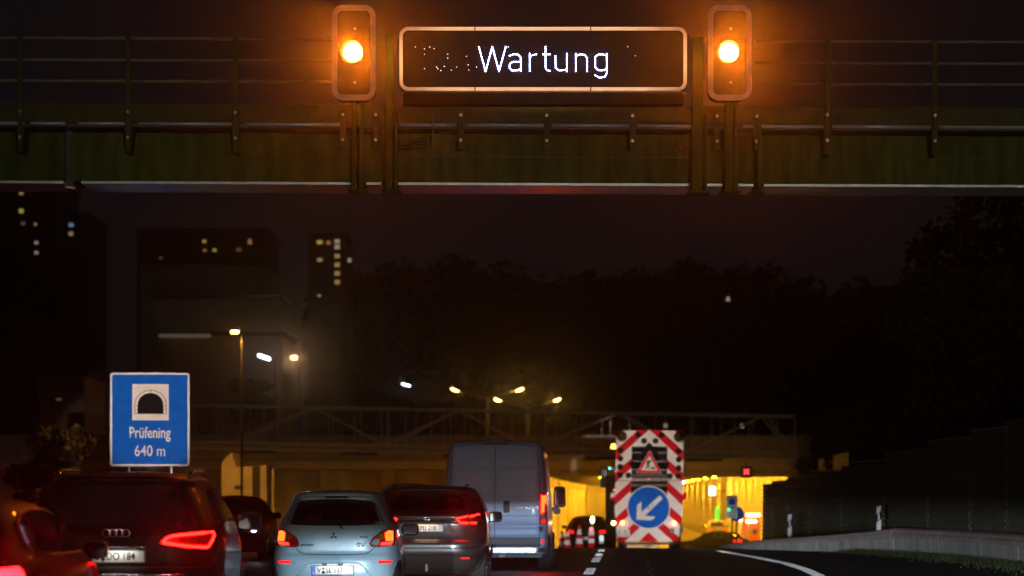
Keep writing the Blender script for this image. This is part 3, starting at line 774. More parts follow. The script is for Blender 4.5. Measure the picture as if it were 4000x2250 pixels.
# -------------------------------------------------- pale blue small hatchback
d = F/316
c1 = empty('small_hatchback', ((1306-2000)/316, d, 0), R(1.2), 'pale blue small hatchback with plate reading V SE 117', 'car')
S = Shape([(.20,.14),(.36,.03),(.50,0),(.62,.005),(.685,.03),(.72,.075),(.85,.08),(1.0,.10),(1.07,.13),(1.22,.25),(1.36,.38),(1.40,.40),(1.43,.33),(1.455,.36),(1.49,.7),(1.505,1.3)],
          [(.20,3.65),(.5,3.82),(.7,3.76),(.85,3.35),(.95,2.95),(1.2,2.45),(1.4,2.05),(1.505,1.6)],
          [(.20,.70),(.32,.79),(.46,.81),(.62,.815),(.8,.80),(.95,.775),(1.07,.725),(1.2,.66),(1.32,.60),(1.40,.565),(1.45,.53),(1.485,.42),(1.505,.12)], 5.0)
P1 = paint('pale_blue_paint', (.33,.47,.52), .05)
win = [(-.615,1.075),(-.52,1.31),(-.44,1.362),(-.2,1.385),(.2,1.385),(.44,1.362),(.52,1.31),(.615,1.075),(.3,1.058),(-.3,1.058)]
hole = grow(win, -.045)
wsf = [(-.60,1.0),(-.47,1.38),(.47,1.38),(.60,1.0)]
S.body('body', P1, c1, [hole], [wsf])
S.patch('rear_window', grow(win, -.03), M['window_glass'], c1, .002, -.001)
S.frame_patch('window_surround', win, .06, M['black'], c1, .005)
S.patch('windscreen', grow(wsf, .02), M['window_glass'], c1, .002, -.001, 'front')
side_glass(S, c1, [(.72,1.10),(1.0,1.33),(1.9,1.36),(2.35,1.12),(2.5,1.02)], M['dark_pane'])
seats(c1, 1.9, 1.12, .36)
m = MB(); m.plate(rrect(-.58,.58,.6,1.13,.1), 1.05, 1.2); m.build('rear_bench', M['cloth'], c1)
for x in (-.33,.33): MB().plate(rrect(x-.13,x+.13,1.08,1.26,.06),1.1,1.2).build('headrest', M['cloth'], c1)
S.patch('third_brake_light', [(-.14,1.392),(-.12,1.418),(.15,1.418),(.17,1.392)], M['black'], c1, .006)
# tail lamps
lamp = [(.735,.82),(.74,.93),(.725,.99),(.66,1.015),(.58,.985),(.47,.90),(.435,.83),(.45,.80),(.56,.795)]
for sd in (-1, 1):
    pl_ = [(sd*x, z) for x, z in lamp]
    t = S.patch('tail_light', pl_, M['lens_red'], c1, .014)
    S.patch('lamp_bulb', [(sd*x, z) for x, z in [(.715,.985),(.665,.995),(.62,.965),(.632,.865),(.722,.865)]], E['tail_hot'], t, .019)
    S.patch('lamp_rim_glow', [(sd*x, z) for x, z in [(.722,.86),(.575,.845),(.57,.81),(.70,.822)]], E['tail'], t, .019)
    S.patch('turn_lens', [(sd*x, z) for x, z in [(.61,.965),(.56,.955),(.52,.915),(.565,.88),(.615,.88)]], M['lens_amber'], t, .018)
    S.patch('reverse_lens', [(sd*x, z) for x, z in [(.56,.885),(.50,.90),(.455,.845),(.46,.815),(.55,.815)]], M['lens_clear'] if sd > 0 else M['lens_red'], t, .018)
    S.line('lamp_trim', pl_, .007, M['chrome'], t, .008, closed=True)
    S.patch('reflector', [(sd*x, z) for x, z in [(.715,.62),(.545,.627),(.54,.59),(.70,.583)]], E['red_dim'], c1, .006)  # reflector glows by itself in place of returned headlight
    S.line('bumper_crease', [(sd*x, z) for x, z in [(.53,.60),(.47,.59)]], .006, P1, c1, .0)
# tailgate seam, handle dish, bumper arch
S.line('tailgate_seam', [(-.645,1.05),(-.60,.99),(-.50,.80),(-.44,.735),(-.38,.705),(-.2,.695),(.2,.695),(.38,.705),(.44,.735),(.50,.80),(.60,.99),(.645,1.05)], .006, M['black'], c1, -.002)
S.line('bumper_edge', [(-.46,.42),(-.36,.55),(-.30,.592),(-.2,.60),(.2,.60),(.30,.592),(.36,.55),(.46,.42)], .010, P1, c1, .004)
S.patch('handle_dish', rrect(-.075,.075,.79,.87,.035,4), P1, c1, .004, .006)
for a in (90, 210, 330):             # three-lozenge emblem
    cx, cz = -.012 + .026*math.cos(R(a)), .925 + .026*math.sin(R(a))
    dv = Vector((math.cos(R(a)), math.sin(R(a)))); sv = Vector((-dv.y, dv.x))
    S.patch('emblem', [tuple(Vector((cx,cz)) + dv*.028), tuple(Vector((cx,cz)) + sv*.016), tuple(Vector((cx,cz)) - dv*.028), tuple(Vector((cx,cz)) - sv*.016)], M['black'], c1, .006, .008, cuts=1)
yl = S.rear(.3, .8) - .012
text('MITSUBISHI', M['print_black'], c1, -.335, yl-.01, .815, .032, bold=.02, name='badge')
text('SPACE', M['print_black'], c1, .33, yl-.01, .832, .036, xs=1.1, bold=.02, name='badge')
text('STAR', M['print_black'], c1, .325, yl-.01, .803, .036, xs=1.1, bold=.02, name='badge')
text('KLOSS', M['print_black'], c1, .365, yl-.002, .915, .034, bold=.03, name='sticker')
p_, yp = number_plate(S, c1, -.02, .505, 'SE 117', 'V')
plate_lamps(c1, (-.12,.08), yp-.004, .578, E['plate_lamp'])
S.line('wiper', [(.06,1.07),(.085,1.035),(.10,1.02)], .012, M['black'], c1, .02)
S.line('spoiler_seam', [(-.54,1.405),(-.3,1.422),(.3,1.422),(.54,1.405)], .004, M['black'], c1, .002)
MB().tube((.0,1.0,1.49),(0.01,1.25,1.60),.004,6).build('aerial', M['black'], c1)
mirrors(c1, S, 2.45, .98, M['black'], right_only=True, out=.04)
arches(S, c1, (.62, 3.05), .33)
for x in (-.68, .68):
    for y in (.62, 3.05): wheel(c1, x, y, .29, .18)

# -------------------------------------------------- grey-brown crossover
d = F/262
c2 = empty('crossover', ((1665-2000)/262, d, 0), R(-1.0), 'brown grey crossover with boomerang tail lights and plate ending 218', 'car')
S = Shape([(.25,.22),(.36,.10),(.50,.03),(.62,.0),(.70,.0),(.74,.015),(.77,.07),(.86,.10),(1.02,.12),(1.08,.08),(1.12,.07),(1.17,.11),(1.3,.24),(1.47,.40),(1.50,.34),(1.53,.33),(1.57,.55),(1.595,1.2)],
          [(.25,4.2),(.6,4.36),(.85,4.25),(1.0,3.7),(1.1,3.25),(1.3,2.75),(1.5,2.3),(1.595,1.8)],
          [(.25,.74),(.40,.87),(.6,.90),(.85,.90),(1.05,.885),(1.17,.86),(1.3,.81),(1.42,.76),(1.50,.715),(1.55,.66),(1.58,.5),(1.595,.2)], 5.5)
P2 = paint('brown_grey_paint', (.085,.07,.058), .5, .34)
win = [(-.62,1.185),(-.60,1.26),(-.52,1.44),(-.3,1.475),(.3,1.475),(.52,1.44),(.60,1.26),(.62,1.185),(.3,1.17),(-.3,1.17)]
hole = grow(win, -.045); wsf = [(-.66,1.14),(-.55,1.46),(.55,1.46),(.66,1.14)]
S.body('body', P2, c2, [hole], [wsf])
S.patch('rear_window', grow(win, -.03), M['window_glass'], c2, .002, -.001)
S.frame_patch('window_surround', win, .06, M['black'], c2, .005)
S.patch('windscreen', grow(wsf, .02), M['window_glass'], c2, .002, -.001, 'front')
side_glass(S, c2, [(.62,1.20),(1.05,1.42),(2.2,1.45),(2.75,1.22),(2.9,1.12)], M['dark_pane'])
seats(c2, 2.2, 1.24, .37)
for x in (-.36,.36): MB().plate(rrect(x-.13,x+.13,1.12,1.30,.06),1.1,1.2).build('headrest', M['cloth'], c2)
MB().plate(rrect(-.07,.09,1.36,1.42,.02),2.55,2.58).build('rear_view_mirror', M['black'], c2)
for sd in (-1, 1):
    hs = [(sd*x, z) for x, z in [(.375,1.045),(.42,1.075),(.52,1.115),(.70,1.165),(.835,1.19),(.845,1.03),(.70,1.015),(.5,1.02)]]
    t = S.patch('tail_light', hs, M['lens_red'], c2, .012)
    S.line('led_boomerang', [(sd*x, z) for x, z in [(.615,1.128),(.445,1.085),(.51,1.03),(.62,1.026)]], .013, E['tail'], t, .020)
    S.line('led_bar', [(sd*x, z) for x, z in [(.645,1.118),(.775,1.155)]], .014, E['tail'], t, .020)
    for k in range(4): S.patch('turn_lens', [(sd*x, z) for x, z in rrect(.65+k*.025,.668+k*.025,1.012,1.042,.004,1)], E['tail'], t, .020, cuts=1)
    S.patch('reflector', [(sd*x, z) for x, z in [(.505,.512),(.65,.512),(.645,.487),(.52,.487)]], E['red_dim'], c2, .006)  # emissive red imitates headlight thrown back by the reflector
    S.patch('plate_recess_edge', [(sd*x, z) for x, z in [(.30,1.02),(.345,1.02),(.42,.885),(.39,.872),(.36,.90)]], M['dark'], c2, .004)
S.line('chrome_bar', [(-.44,1.075),(-.25,1.087),(0,1.09),(.25,1.087),(.44,1.075)], .018, P2, c2, .004)
MB().ring([(.042*math.cos(R(a)), 1.075+.042*math.sin(R(a))) for a in range(0,360,18)], [(.031*math.cos(R(a)), 1.075+.031*math.sin(R(a))) for a in range(0,360,18)], S.rear(0,1.075)-.03, S.rear(0,1.075)+.03).build('badge_ring', M['chrome'], c2, smooth=True)
MB().box(-.05,.05,S.rear(0,1.075)-.028,S.rear(0,1.075)-.006,1.067,1.083).build('badge_bar', M['chrome'], c2)
MB().disc(0,1.075,.03,S.rear(0,1.075)-.012,S.rear(0,1.075)+.02,16).build('badge_plate', M['black'], c2)
p_, yp = number_plate(S, c2, -.01, .95, 'PD 218', '')
plate_lamps(c2, (-.09,.07), yp-.004, 1.022, E['plate_lamp_warm'])
S.line('tailgate_seam', [(-.66,1.0),(-.62,.86),(-.58,.80),(-.5,.785),(.5,.785),(.58,.80),(.62,.86),(.66,1.0)], .006, M['black'], c2, -.002)
S.patch('bumper_strip', [(-.80,.675),(-.78,.645),(-.6,.632),(.6,.632),(.78,.645),(.80,.675),(.6,.668),(-.6,.668)], M['black'], c2, .004)
S.patch('lower_bumper', [(-.80,.50),(-.70,.48),(-.48,.50),(-.42,.535),(.42,.535),(.48,.50),(.70,.48),(.80,.50),(.80,.56),(-.80,.56)], M['dark'], c2, .006)
MB().box(-.55,.55,.25,.6,.28,.36).build('exhaust_box', M['galv'], c2, bevel=.03)
MB().tube((0,.12,.52),(0,.06,.30),.022,8).build('tow_bar', M['steel'], c2)
MB().bar((.62,.5,.42),(.42,.62,.28),.05,.05).build('rear_axle_arm', M['dark'], c2)
MB().tube((-.75,.62,.33),(.75,.62,.33),.035,8).build('rear_axle', M['dark'], c2)
lamp_light(c2, 'tail_beam', (.60, -.06, 1.09), 4, (1.0,.004,.003), .3, .08, -90, 130)
mirrors(c2, S, 3.0, 1.10, M['black'], .22, .17, out=.05)
arches(S, c2, (.72, 3.38), .38)
for x in (-.765, .765):
    for y in (.72, 3.38): wheel(c2, x, y, .345, .225)
MB().path([(.55,1.0,1.57),(.56,1.2,1.60),(.56,2.4,1.60)],.014).build('roof_rail', M['dark'], c2); MB().path([(-.55,1.0,1.57),(-.56,1.2,1.60),(-.56,2.4,1.60)],.014).build('roof_rail', M['dark'], c2)

# -------------------------------------------------- silver panel van
d = F/202
c3 = empty('panel_van', ((1932-2000)/202, d, 0), R(-2.2), 'tall silver blue panel van with plain twin rear doors', 'van')
S = Shape([(.30,.10),(.33,.0),(.45,.0),(.47,.06),(.64,.065),(.66,.045),(.80,.035),(.86,.02),(.90,.04),(1.05,.055),(1.30,.06),(1.36,.075),(1.5,.085),(2.0,.13),(2.35,.19),(2.45,.25),(2.50,.4),(2.53,.9)],
          [(.30,5.3),(.7,5.45),(1.0,5.3),(1.25,4.9),(1.6,4.4),(2.1,3.9),(2.4,3.5),(2.53,3.0)],
          [(.30,.99),(.5,1.02),(.9,1.025),(1.4,1.01),(1.8,.985),(2.1,.955),(2.3,.93),(2.42,.89),(2.48,.82),(2.52,.6),(2.53,.3)], 14, 6)
P3 = paint('silver_paint', (.46,.60,.88), .0, .36)
S.body('body', P3, c3, nz=90)
for sd in (-1, 1):
    hs = [(sd*x, z) for x, z in rrect(.885,1.0,.885,1.485,.02,3)]
    t = S.patch('tail_light', hs, M['lens_red'], c3, .02, .03)
    S.patch('brake_bulb', [(sd*x, z) for x, z in [(.905,1.44),(.985,1.45),(.985,1.30),(.95,1.26),(.95,1.13),(.905,1.11)]], E['tail_hot'], t, .026)
    S.line('brake_outline', [(sd*x, z) for x, z in [(.90,1.45),(.992,1.455),(.992,1.30),(.955,1.26),(.955,1.12),(.90,1.10)]], .008, E['tail'], t, .026, closed=True)
    S.patch('reverse_lens', [(sd*x, z) for x, z in rrect(.90,.985,1.0,1.085,.01,2)], M['lens_clear'], t, .026)
    S.patch('fog_lens', [(sd*x, z) for x, z in rrect(.90,.985,.905,.99,.01,2)], E['red_dim'], t, .026)
    S.patch('corner_reflector', [(sd*x, z) for x, z in rrect(.905,.955,.53,.59,.008,2)], E['red_dim'], c3, .01)  # glowing colour imitates a reflector catching headlamps
    S.patch('door_hinge', [(sd*x, z) for x, z in rrect(.86,.92,1.88,1.97,.01,2)], P3, c3, .02)
    S.patch('door_hinge', [(sd*x, z) for x, z in rrect(.86,.93,.75,.84,.01,2)], M['galv'], c3, .03)
    S.line('door_seam', [(sd*x, z) for x, z in [(.875,.45),(.87,1.4),(.85,2.0),(.82,2.38),(.5,2.43),(.02,2.44)]], .008, M['black'], c3, -.002)
    for z0, z1 in ((1.42,1.95),(2.0,2.34)):
        S.line('pressed_edge', [(sd*x, z) for x, z in ((.06,z0),(.80,z0),(.79,z1),(.06,z1))], .012, P3, c3, .0, closed=True)
S.line('door_seam', [(0,.45),(0,1.4),(0,2.44)], .008, M['black'], c3, -.002)
S.patch('door_handle', rrect(.165,.29,1.11,1.345,.04,4), M['black'], c3, .025)
S.patch('lower_cladding', [(-.88,.455),(.88,.455),(.88,.64),(-.88,.64)], pm('grey_cladding', (.16,.17,.19), .6, var=.08), c3, .008)
S.line('door_crease', [(-.86,1.355),(0,1.36),(.86,1.355)], .012, P3, c3, .002)
S.line('door_crease', [(.02,1.055),(.86,1.055)], .012, P3, c3, .002); S.line('door_crease', [(-.86,1.055),(-.02,1.055)], .012, P3, c3, .002)
S.patch('bumper_step', [(-.97,.345),(.97,.345),(.97,.435),(-.97,.435)], M['galv'], c3, .02, .03)
MB().plate(rrect(-.21,.22,2.445,2.535,.03),.10,.45).build('high_brake_light', M['black'], c3, bevel=.01)
yb = S.rear(.6,1.2)-.012
for k, x in enumerate((.43,.485,.54,.61,.68,.765,.82)):           # small raised badge letters
    MB().box(x-.018,x+.018,yb-.012,yb+.01,1.195,1.225).build('badge_letter', M['chrome'], c3, bevel=.004)
for sd in (-1,1):
    t = empty('side_mirror', (sd*1.02, 4.2, 1.42)); t.parent = c3
    MB().plate(rrect(.02 if sd>0 else -.27, .27 if sd>0 else -.02,-.22,.22,.07),0,.16).build('mirror_shell', M['black'], t, bevel=.02)
    MB().plate(rrect(.05 if sd>0 else -.24, .24 if sd>0 else -.05,-.17,.17,.05),-.006,-.001).build('mirror_glass', M['mirror'], t)
    MB().plate(rrect(.02 if sd>0 else -.16, .16 if sd>0 else -.02,-.36,-.23,.04),.02,.1).build('mirror_lower', M['black'], t)
    MB().bar((-.08*sd,.1,-.3),(.1*sd,.1,-.2),.06,.06).build('mirror_arm', M['black'], t)
lamp_light(c3, 'tail_beam', (.945, -.05, 1.28), 3, (1.0,.010,.004), .08, .3, -90, 130)
MB().bar((-.9,.4,.27),(.9,.4,.27),.08,.06).build('rear_axle', M['dark'], c3)
MB().box(.08,.2,.0,.12,.25,.31).build('tow_hitch', M['steel'], c3, bevel=.01)
MB().box(-.75,.75,.2,2.5,.30,.36).build('underbody', M['dark'], c3)
for x in (-.93, .93):
    for y in (1.0, 4.6): wheel(c3, x, y, .35, .24)

# -------------------------------------------------- black SUV
d = F/431
c4 = empty('black_suv', ((450-2000)/431, d, 0), R(2.0), 'black sport utility car with lit outline tail light, plate reading L DO 184', 'car')
S = Shape([(.22,.20),(.40,.06),(.55,.0),(.66,.0),(.74,.03),(.80,.07),(.95,.08),(1.05,.09),(1.12,.12),(1.2,.18),(1.38,.34),(1.52,.47),(1.55,.38),(1.58,.38),(1.62,.7),(1.65,1.5)],
          [(.22,4.4),(.6,4.6),(.9,4.5),(1.08,3.8),(1.2,3.3),(1.4,2.8),(1.6,2.2),(1.65,1.9)],
          [(.22,.78),(.4,.90),(.65,.935),(.9,.945),(1.05,.935),(1.15,.915),(1.3,.845),(1.45,.765),(1.55,.70),(1.60,.63),(1.635,.5),(1.65,.2)], 5.5)
P4 = paint('black_paint', (.008,.007,.007), 0, .5, .1)
win = [(-.63,1.17),(-.60,1.26),(-.52,1.47),(-.3,1.51),(.3,1.51),(.52,1.47),(.60,1.26),(.63,1.17),(.3,1.15),(-.3,1.15)]
S.body('body', P4, c4)
S.patch('rear_window', win, M['dark_pane'], c4, .006)
side_glass(S, c4, [(.62,1.20),(1.05,1.47),(2.3,1.51),(2.9,1.25),(3.05,1.15)], M['dark_pane'])
led = [(.42,.995),(.455,1.03),(.50,1.05),(.58,1.062),(.72,1.075),(.85,1.085),(.862,1.06),(.845,1.0),(.82,.955),(.80,.948),(.62,.963),(.50,.983)]
for sd in (-1, 1):
    t = S.patch('tail_light', [(sd*x, z) for x, z in grow(led, .02)], M['lens_red'], c4, .010)
    S.line('led_outline', [(sd*x, z) for x, z in led], .0125, E['tail'], t, .018, closed=True)
    S.patch('reflector', [(sd*x, z) for x, z in rrect(.55,.80,.50,.53,.008,2)], M['lens_red'], c4, .006)
    MB().path([(sd*.60,.75,1.585),(sd*.615,.85,1.635),(sd*.62,1.1,1.665),(sd*.61,2.4,1.675),(sd*.60,2.7,1.64)],.020).build('roof_rail', M['chrome'], c4, smooth=True)
p_, yp = number_plate(S, c4, 0, .868, 'DO 184', 'L')
plate_lamps(c4, (-.11,.15), yp-.004, .945, E['plate_lamp'])
lamp_light(c4, 'tail_beam', (.65, -.03, 1.02), 3.6, (1.0,.004,.003), .38, .10, -90, 130)
S.line('tailgate_seam', [(-.90,1.10),(-.88,.80),(-.84,.765),(.84,.765),(.88,.80),(.90,1.10)], .006, M['black'], c4, -.003)
S.line('chrome_strip', [(-.28,.955),(.28,.955)], .008, M['chrome'], c4, .002)
for k in range(4):
    a = (k-1.5)*.058
    MB().ring([(a+.04*math.cos(R(q)),1.08+.04*math.sin(R(q))) for q in range(0,360,20)], [(a+.033*math.cos(R(q)),1.08+.033*math.sin(R(q))) for q in range(0,360,20)], S.rear(0,1.08)-.012, S.rear(0,1.08)+.02).build('badge_ring', M['chrome'], c4, smooth=True)
S.line('bumper_trim', [(-.62,.70),(.62,.70)], .012, M['chrome'], c4, .004)
MB().tube((.0,1.15,1.62),(0,1.3,1.70),.012,8,.004).build('aerial', M['black'], c4)
MB().path([(.08,.30,1.20),(.25,.33,1.22),(.42,.31,1.20)],.010).build('wiper', M['black'], c4)
mirrors(c4, S, 3.05, 1.16, M['black'], .25, .19, out=.03)
arches(S, c4, (.85, 3.65), .40)
for x in (-.81, .81):
    for y in (.85, 3.65): wheel(c4, x, y, .365, .24)

# -------------------------------------------------- dark red rounded car, nearest
d = 18.5
c5 = empty('red_hatchback', (-4.08, d, 0), R(0.3), 'dark red car cut off by the left edge, nearest of all', 'car')
S = Shape([(.20,.20),(.40,.05),(.6,.0),(.8,.01),(.92,.05),(1.0,.14),(1.1,.32),(1.25,.60),(1.36,.95),(1.415,1.4)],
          [(.20,4.1),(.6,4.3),(.8,4.2),(.90,3.95),(.96,3.5),(1.08,3.15),(1.22,2.75),(1.34,2.35),(1.415,1.9)],
          [(.20,.76),(.4,.88),(.7,.905),(.88,.90),(.98,.875),(1.08,.81),(1.18,.745),(1.28,.67),(1.35,.58),(1.395,.42),(1.415,.12)], 5.0, 4.2)
P5 = paint('dark_red_paint', (.022,.0012,.0012), 0, .55, .1)
win = [(-.62,1.03),(-.58,1.15),(-.46,1.29),(-.3,1.33),(.3,1.33),(.46,1.29),(.58,1.15),(.62,1.03),(.3,1.0),(-.3,1.0)]
wsf = [(-.76,.985),(-.52,1.33),(.52,1.33),(.76,.985)]
swin = [(.70,1.0),(.74,1.10),(.90,1.22),(1.15,1.29),(1.6,1.32),(2.2,1.315),(2.5,1.24),(2.85,1.11),(3.15,1.0)]
S.body('body', P5, c5, [grow(win, -.03)], [wsf], nz=80, holes_s=[grow(swin, -.01)])
S.patch('rear_window', grow(win, -.02), M['window_glass'], c5, .002, -.001)
S.frame_patch('window_surround', win, .035, M['dark'], c5, .006)
S.patch('windscreen', grow(wsf, .02), M['window_glass'], c5, .002, -.001, 'front')
for wh, sd in (('right', 1), ('left', -1)):
    S.patch('side_window', swin, M['window_glass'], c5, .002, -.001, wh)
    pts = []
    for a, b in zip(swin, swin[1:] + swin[:1]):
        pts += [(a[0]+(b[0]-a[0])*t, a[1]+(b[1]-a[1])*t) for t in (0, .25, .5, .75)]
    MB().path([(sd*(S.side(y, z)+.006), y, z) for y, z in pts + pts[:1]], .014, 6).build('window_trim', M['dark'], c5, smooth=True)
    MB().box(sd*.80 - .02, sd*.80 + .02, 1.88, 1.96, .95, 1.33).build('door_pillar', M['sign_black'], c5)
    t = S.patch('tail_light', [(sd*x, z) for x, z in [(.56,.70),(.80,.72),(.845,.82),(.835,.93),(.70,.945),(.58,.92),(.54,.82)]], M['lens_red'], c5, .012)
    S.patch('brake_bulb', [(sd*x, z) for x, z in [(.58,.73),(.78,.75),(.815,.83),(.80,.905),(.70,.92),(.60,.90),(.56,.82)]], em('near_brake_glow', (1.0,.003,.006), 45), t, .02)
    S.patch('side_lamp', [(.12,.80),(.13,.93),(.34,.94),(.38,.88),(.30,.80)], em('near_side_glow', (1.0,.010,.015), 12), c5, .01, .01, wh)
seats(c5, 1.9, .98, .38)
lamp_light(c5, 'tail_beam', (.69, .0, .84), 9, (1.0,.003,.006), .2, .16, -90, 140)
S.line('bootlid_seam', [(.70,.98),(.66,.60),(.5,.52),(-.5,.52),(-.66,.60),(-.70,.98)], .006, M['black'], c5, -.002)
number_plate(S, c5, 0, .44, '', '')
mirrors(c5, S, 3.15, 1.0, M['black'], .19, .14, out=.03)
arches(S, c5, (.8, 3.35), .36)
for x in (-.78, .78):
    for y in (.8, 3.35): wheel(c5, x, y, .32, .22)

# -------------------------------------------------- oncoming dark red saloon between SUV and hatchback
def plain_car(name, loc, yaw, label, col, L=4.4, H=1.46, W=.89, tails=True, heads=False, plate=True, rear_dark=True, suv=False):
    c = empty(name, loc, yaw, label, 'car')
    k = H/1.46
    Sh = Shape([(.20,.2),(.4,.04),(.6,0),(.8,.03),(.92*k,.08),(1.0*k,.22 if not suv else .1),(1.2*k,.55 if not suv else .25),(1.38*k,.95 if not suv else .45),(H,1.6)],
               [(.20,L-.15),(.6,L),(.8,L-.1),(.92*k,L-.9),(1.02*k,L-1.25),(1.2*k,L-1.65),(1.38*k,L-2.1),(H,L-2.5)],
               [(.20,W*.85),(.4,W*.98),(.7,W),(.92*k,W*.98),(1.0*k,W*.95),(1.2*k,W*.82),(1.36*k,W*.68),(1.43*k,W*.5),(H,W*.15)], 5, 4)
    wn = [(-.62,.98*k),(-.5,1.33*k),(.5,1.33*k),(.62,.98*k)]; wf = [(-.66,1.0*k),(-.5,1.34*k),(.5,1.34*k),(.66,1.0*k)]
    pt = pm(name + '_paint', col, .6, var=.06, scale=60, coat=.06, spec=.05)
    sws = [[(a*L,1.0*k),(a*L+.12,1.32*k),(b*L-.12,1.34*k),(b*L,1.0*k)] for a, b in ((.27, .50), (.52, .70))]
    Sh.body('body', pt, c, [grow(wn,-.03)], [grow(wf,-.03)], nz=40, nr=33, nfr=25, holes_s=[grow(q_, -.02) for q_ in sws])
    Sh.patch('rear_window', wn, M['window_glass'], c, .003, .0); Sh.patch('windscreen', wf, M['window_glass'], c, .003, .0, 'front')
    for q_ in sws: side_glass(Sh, c, q_, M['window_glass'])
    for sd in (-1, 1):
        if tails: Sh.patch('tail_light', [(sd*x,z) for x,z in ((.50,.80),(.52,.92),(.80,.94),(.82,.80))], E['red_dim'], c, .012)
        if heads:
            Sh.patch('headlight', [(sd*x,z) for x,z in ((.52,.62),(.50,.74),(.74,.78),(.78,.66))], M['lens_clear'], c, .012, .01, 'front')
            Sh.patch('headlight_bulb', [(sd*.64+.04*math.cos(R(q)), .69+.045*math.sin(R(q))) for q in range(0,360,30)], E['head'], c, .02, .01, 'front', cuts=1)
    if plate: MB().box(-.26,.26,Sh.rear(.26,.6)-.03,Sh.rear(0,.6)+.02,.55,.66).build('number_plate', M['plate'], c)
    if heads: MB().box(-.26,.26,Sh.front(0,.5)-.02,Sh.front(0,.5)+.02,.45,.56).build('number_plate', M['plate'], c)
    mirrors(c, Sh, L*.62, 1.0*k, M['black'], .2, .15)
    arches(Sh, c, (.85, L-.95), .36)
    for x in (-W+.12, W-.12):
        for y in (.85, L-.95): wheel(c, x, y, .32, .21)
    return c
pr = P(1060, 2000, 66)
plain_car('dark_red_saloon', (-6.35, 66.5, 0), R(180), 'dark red oncoming saloon with a bright headlight, half hidden between two cars', (.12,.012,.012), tails=False, heads=True, plate=False)
q = P(2262, 2140, 118); plain_car('black_estate', (q.x+.15, 112, zroad(112)), R(-4), 'black estate car behind the traffic cones at the tunnel mouth', (.012,.012,.013), H=1.5, suv=True)
q = P(2802, 2100, 232); plain_car('grey_suv', (q.x, 232, zroad(232)), R(-1), 'pale grey car deep in the tunnel near the emergency door', (.45,.43,.38), H=1.62, suv=True)
q = P(2815, 2150, 168); plain_car('black_saloon', (q.x+1.6, 168.5, zroad(168)), R(60), 'black saloon seen from its side at the tunnel mouth', (.004,.004,.004))
# parked estate on the road above, seen side on
q = P(1030, 1745, 220); plain_car('parked_estate', (q.x-2.2, 222, 4.62), R(-90), 'car glinting yellow on the road above the left portal block', (.03,.03,.032))
# white delivery van whose roof shows over the crossover
q = P(1580, 1885, 84)
c6 = empty('delivery_van', (q.x, 84, zroad(84)), R(-2), 'cream delivery van roof lit yellow behind the brown crossover', 'van')
S6 = Shape([(.25,.1),(.5,0),(1.0,.02),(1.6,.08),(1.86,.2),(1.93,.6)],[(.25,4.1),(.7,4.2),(1.0,3.9),(1.3,3.3),(1.8,2.8),(1.93,2.3)],[(.25,.8),(.5,.86),(1.2,.85),(1.6,.80),(1.8,.72),(1.88,.6),(1.93,.3)],10,5)
S6.body('body', paint('cream_paint', (.55,.52,.45), .1), c6, nz=40, nr=33, nfr=21)
S6.line('door_seam', [(0,.4),(0,1.84)], .008, M['black'], c6, -.002)
for sd in (-1,1):
    S6.patch('tail_light', [(sd*x,z) for x,z in rrect(.72,.82,.9,1.3,.02,2)], M['lens_red'], c6, .012)
    S6.patch('rear_window', [(sd*x,z) for x,z in rrect(.06,.68,1.15,1.62,.04,3)], M['dark_pane'], c6, .006)
    for y in (.8,3.3): wheel(c6, sd*.74, y, .3, .2)

# ================================================================== WARNING TRUCK
TRD = 105.0; q = P(2535.6, 2000, TRD); zt_ = zroad(TRD)
tk = empty('warning_truck', (q.x, TRD, zt_), R(-2.0), 'road works truck with a red and white chevron board and blue arrow sign', 'truck')
def tu(u): return (u-480)/271.5
def tv(v): return 1.4 + (788.7-v)/271.5 - zt_
def TP(pts): return [(tu(u), tv(v)) for u, v in pts]
def clip(poly, f):                   # keep the part of a polygon where f >= 0 (f linear)
    out = []
    for i in range(len(poly)):
        a, b = poly[i], poly[(i+1) % len(poly)]; fa, fb = f(a), f(b)
        if fa >= 0: out.append(a)
        if (fa >= 0) != (fb >= 0):
            t = fa/(fa-fb); out.append((a[0]+(b[0]-a[0])*t, a[1]+(b[1]-a[1])*t))
    return out
up = empty('upper_board', (0,0,0)); up.parent = tk
lo = empty('lower_board', (0,0,0)); lo.parent = tk
def panel_white(poly, par, y=0):
    MB().plate(TP(poly), y, y+.05).build('board_panel', M['white_film'], par)
regions = {  # convex pieces of the boards in board pixels
 up: [[(145,105),(480,105),(480,268),(145,268)], [(480,105),(832,105),(832,268),(480,268)], [(145,268),(305,268),(300,612),(137,612)], [(665,268),(832,268),(822,612),(662,612)]],
 lo: [[(137,618),(296,618),(294,900),(132,900)], [(662,618),(822,618),(818,900),(660,900)], [(132,900),(475,900),(475,1232),(155,1232)], [(475,900),(818,900),(790,1232),(475,1232)]]}
for par, polys in regions.items():
    for poly in polys:
        panel_white(poly, par)
        left = sum(p[0] for p in poly)/len(poly) < 480
        cfun = (lambda p: p[1] - .92*abs(p[0]-478))
        for kk in range(-3, 8):
            c0 = kk*228 - 4; c1_ = c0 + 96
            pp = clip(poly, lambda p: cfun(p)-c0)
            if len(pp) >= 3: pp = clip(pp, lambda p: c1_-cfun(p))
            if len(pp) >= 3: MB().plate(TP(pp), -.004, -.001).build('red_stripe', M['red_film'], par)
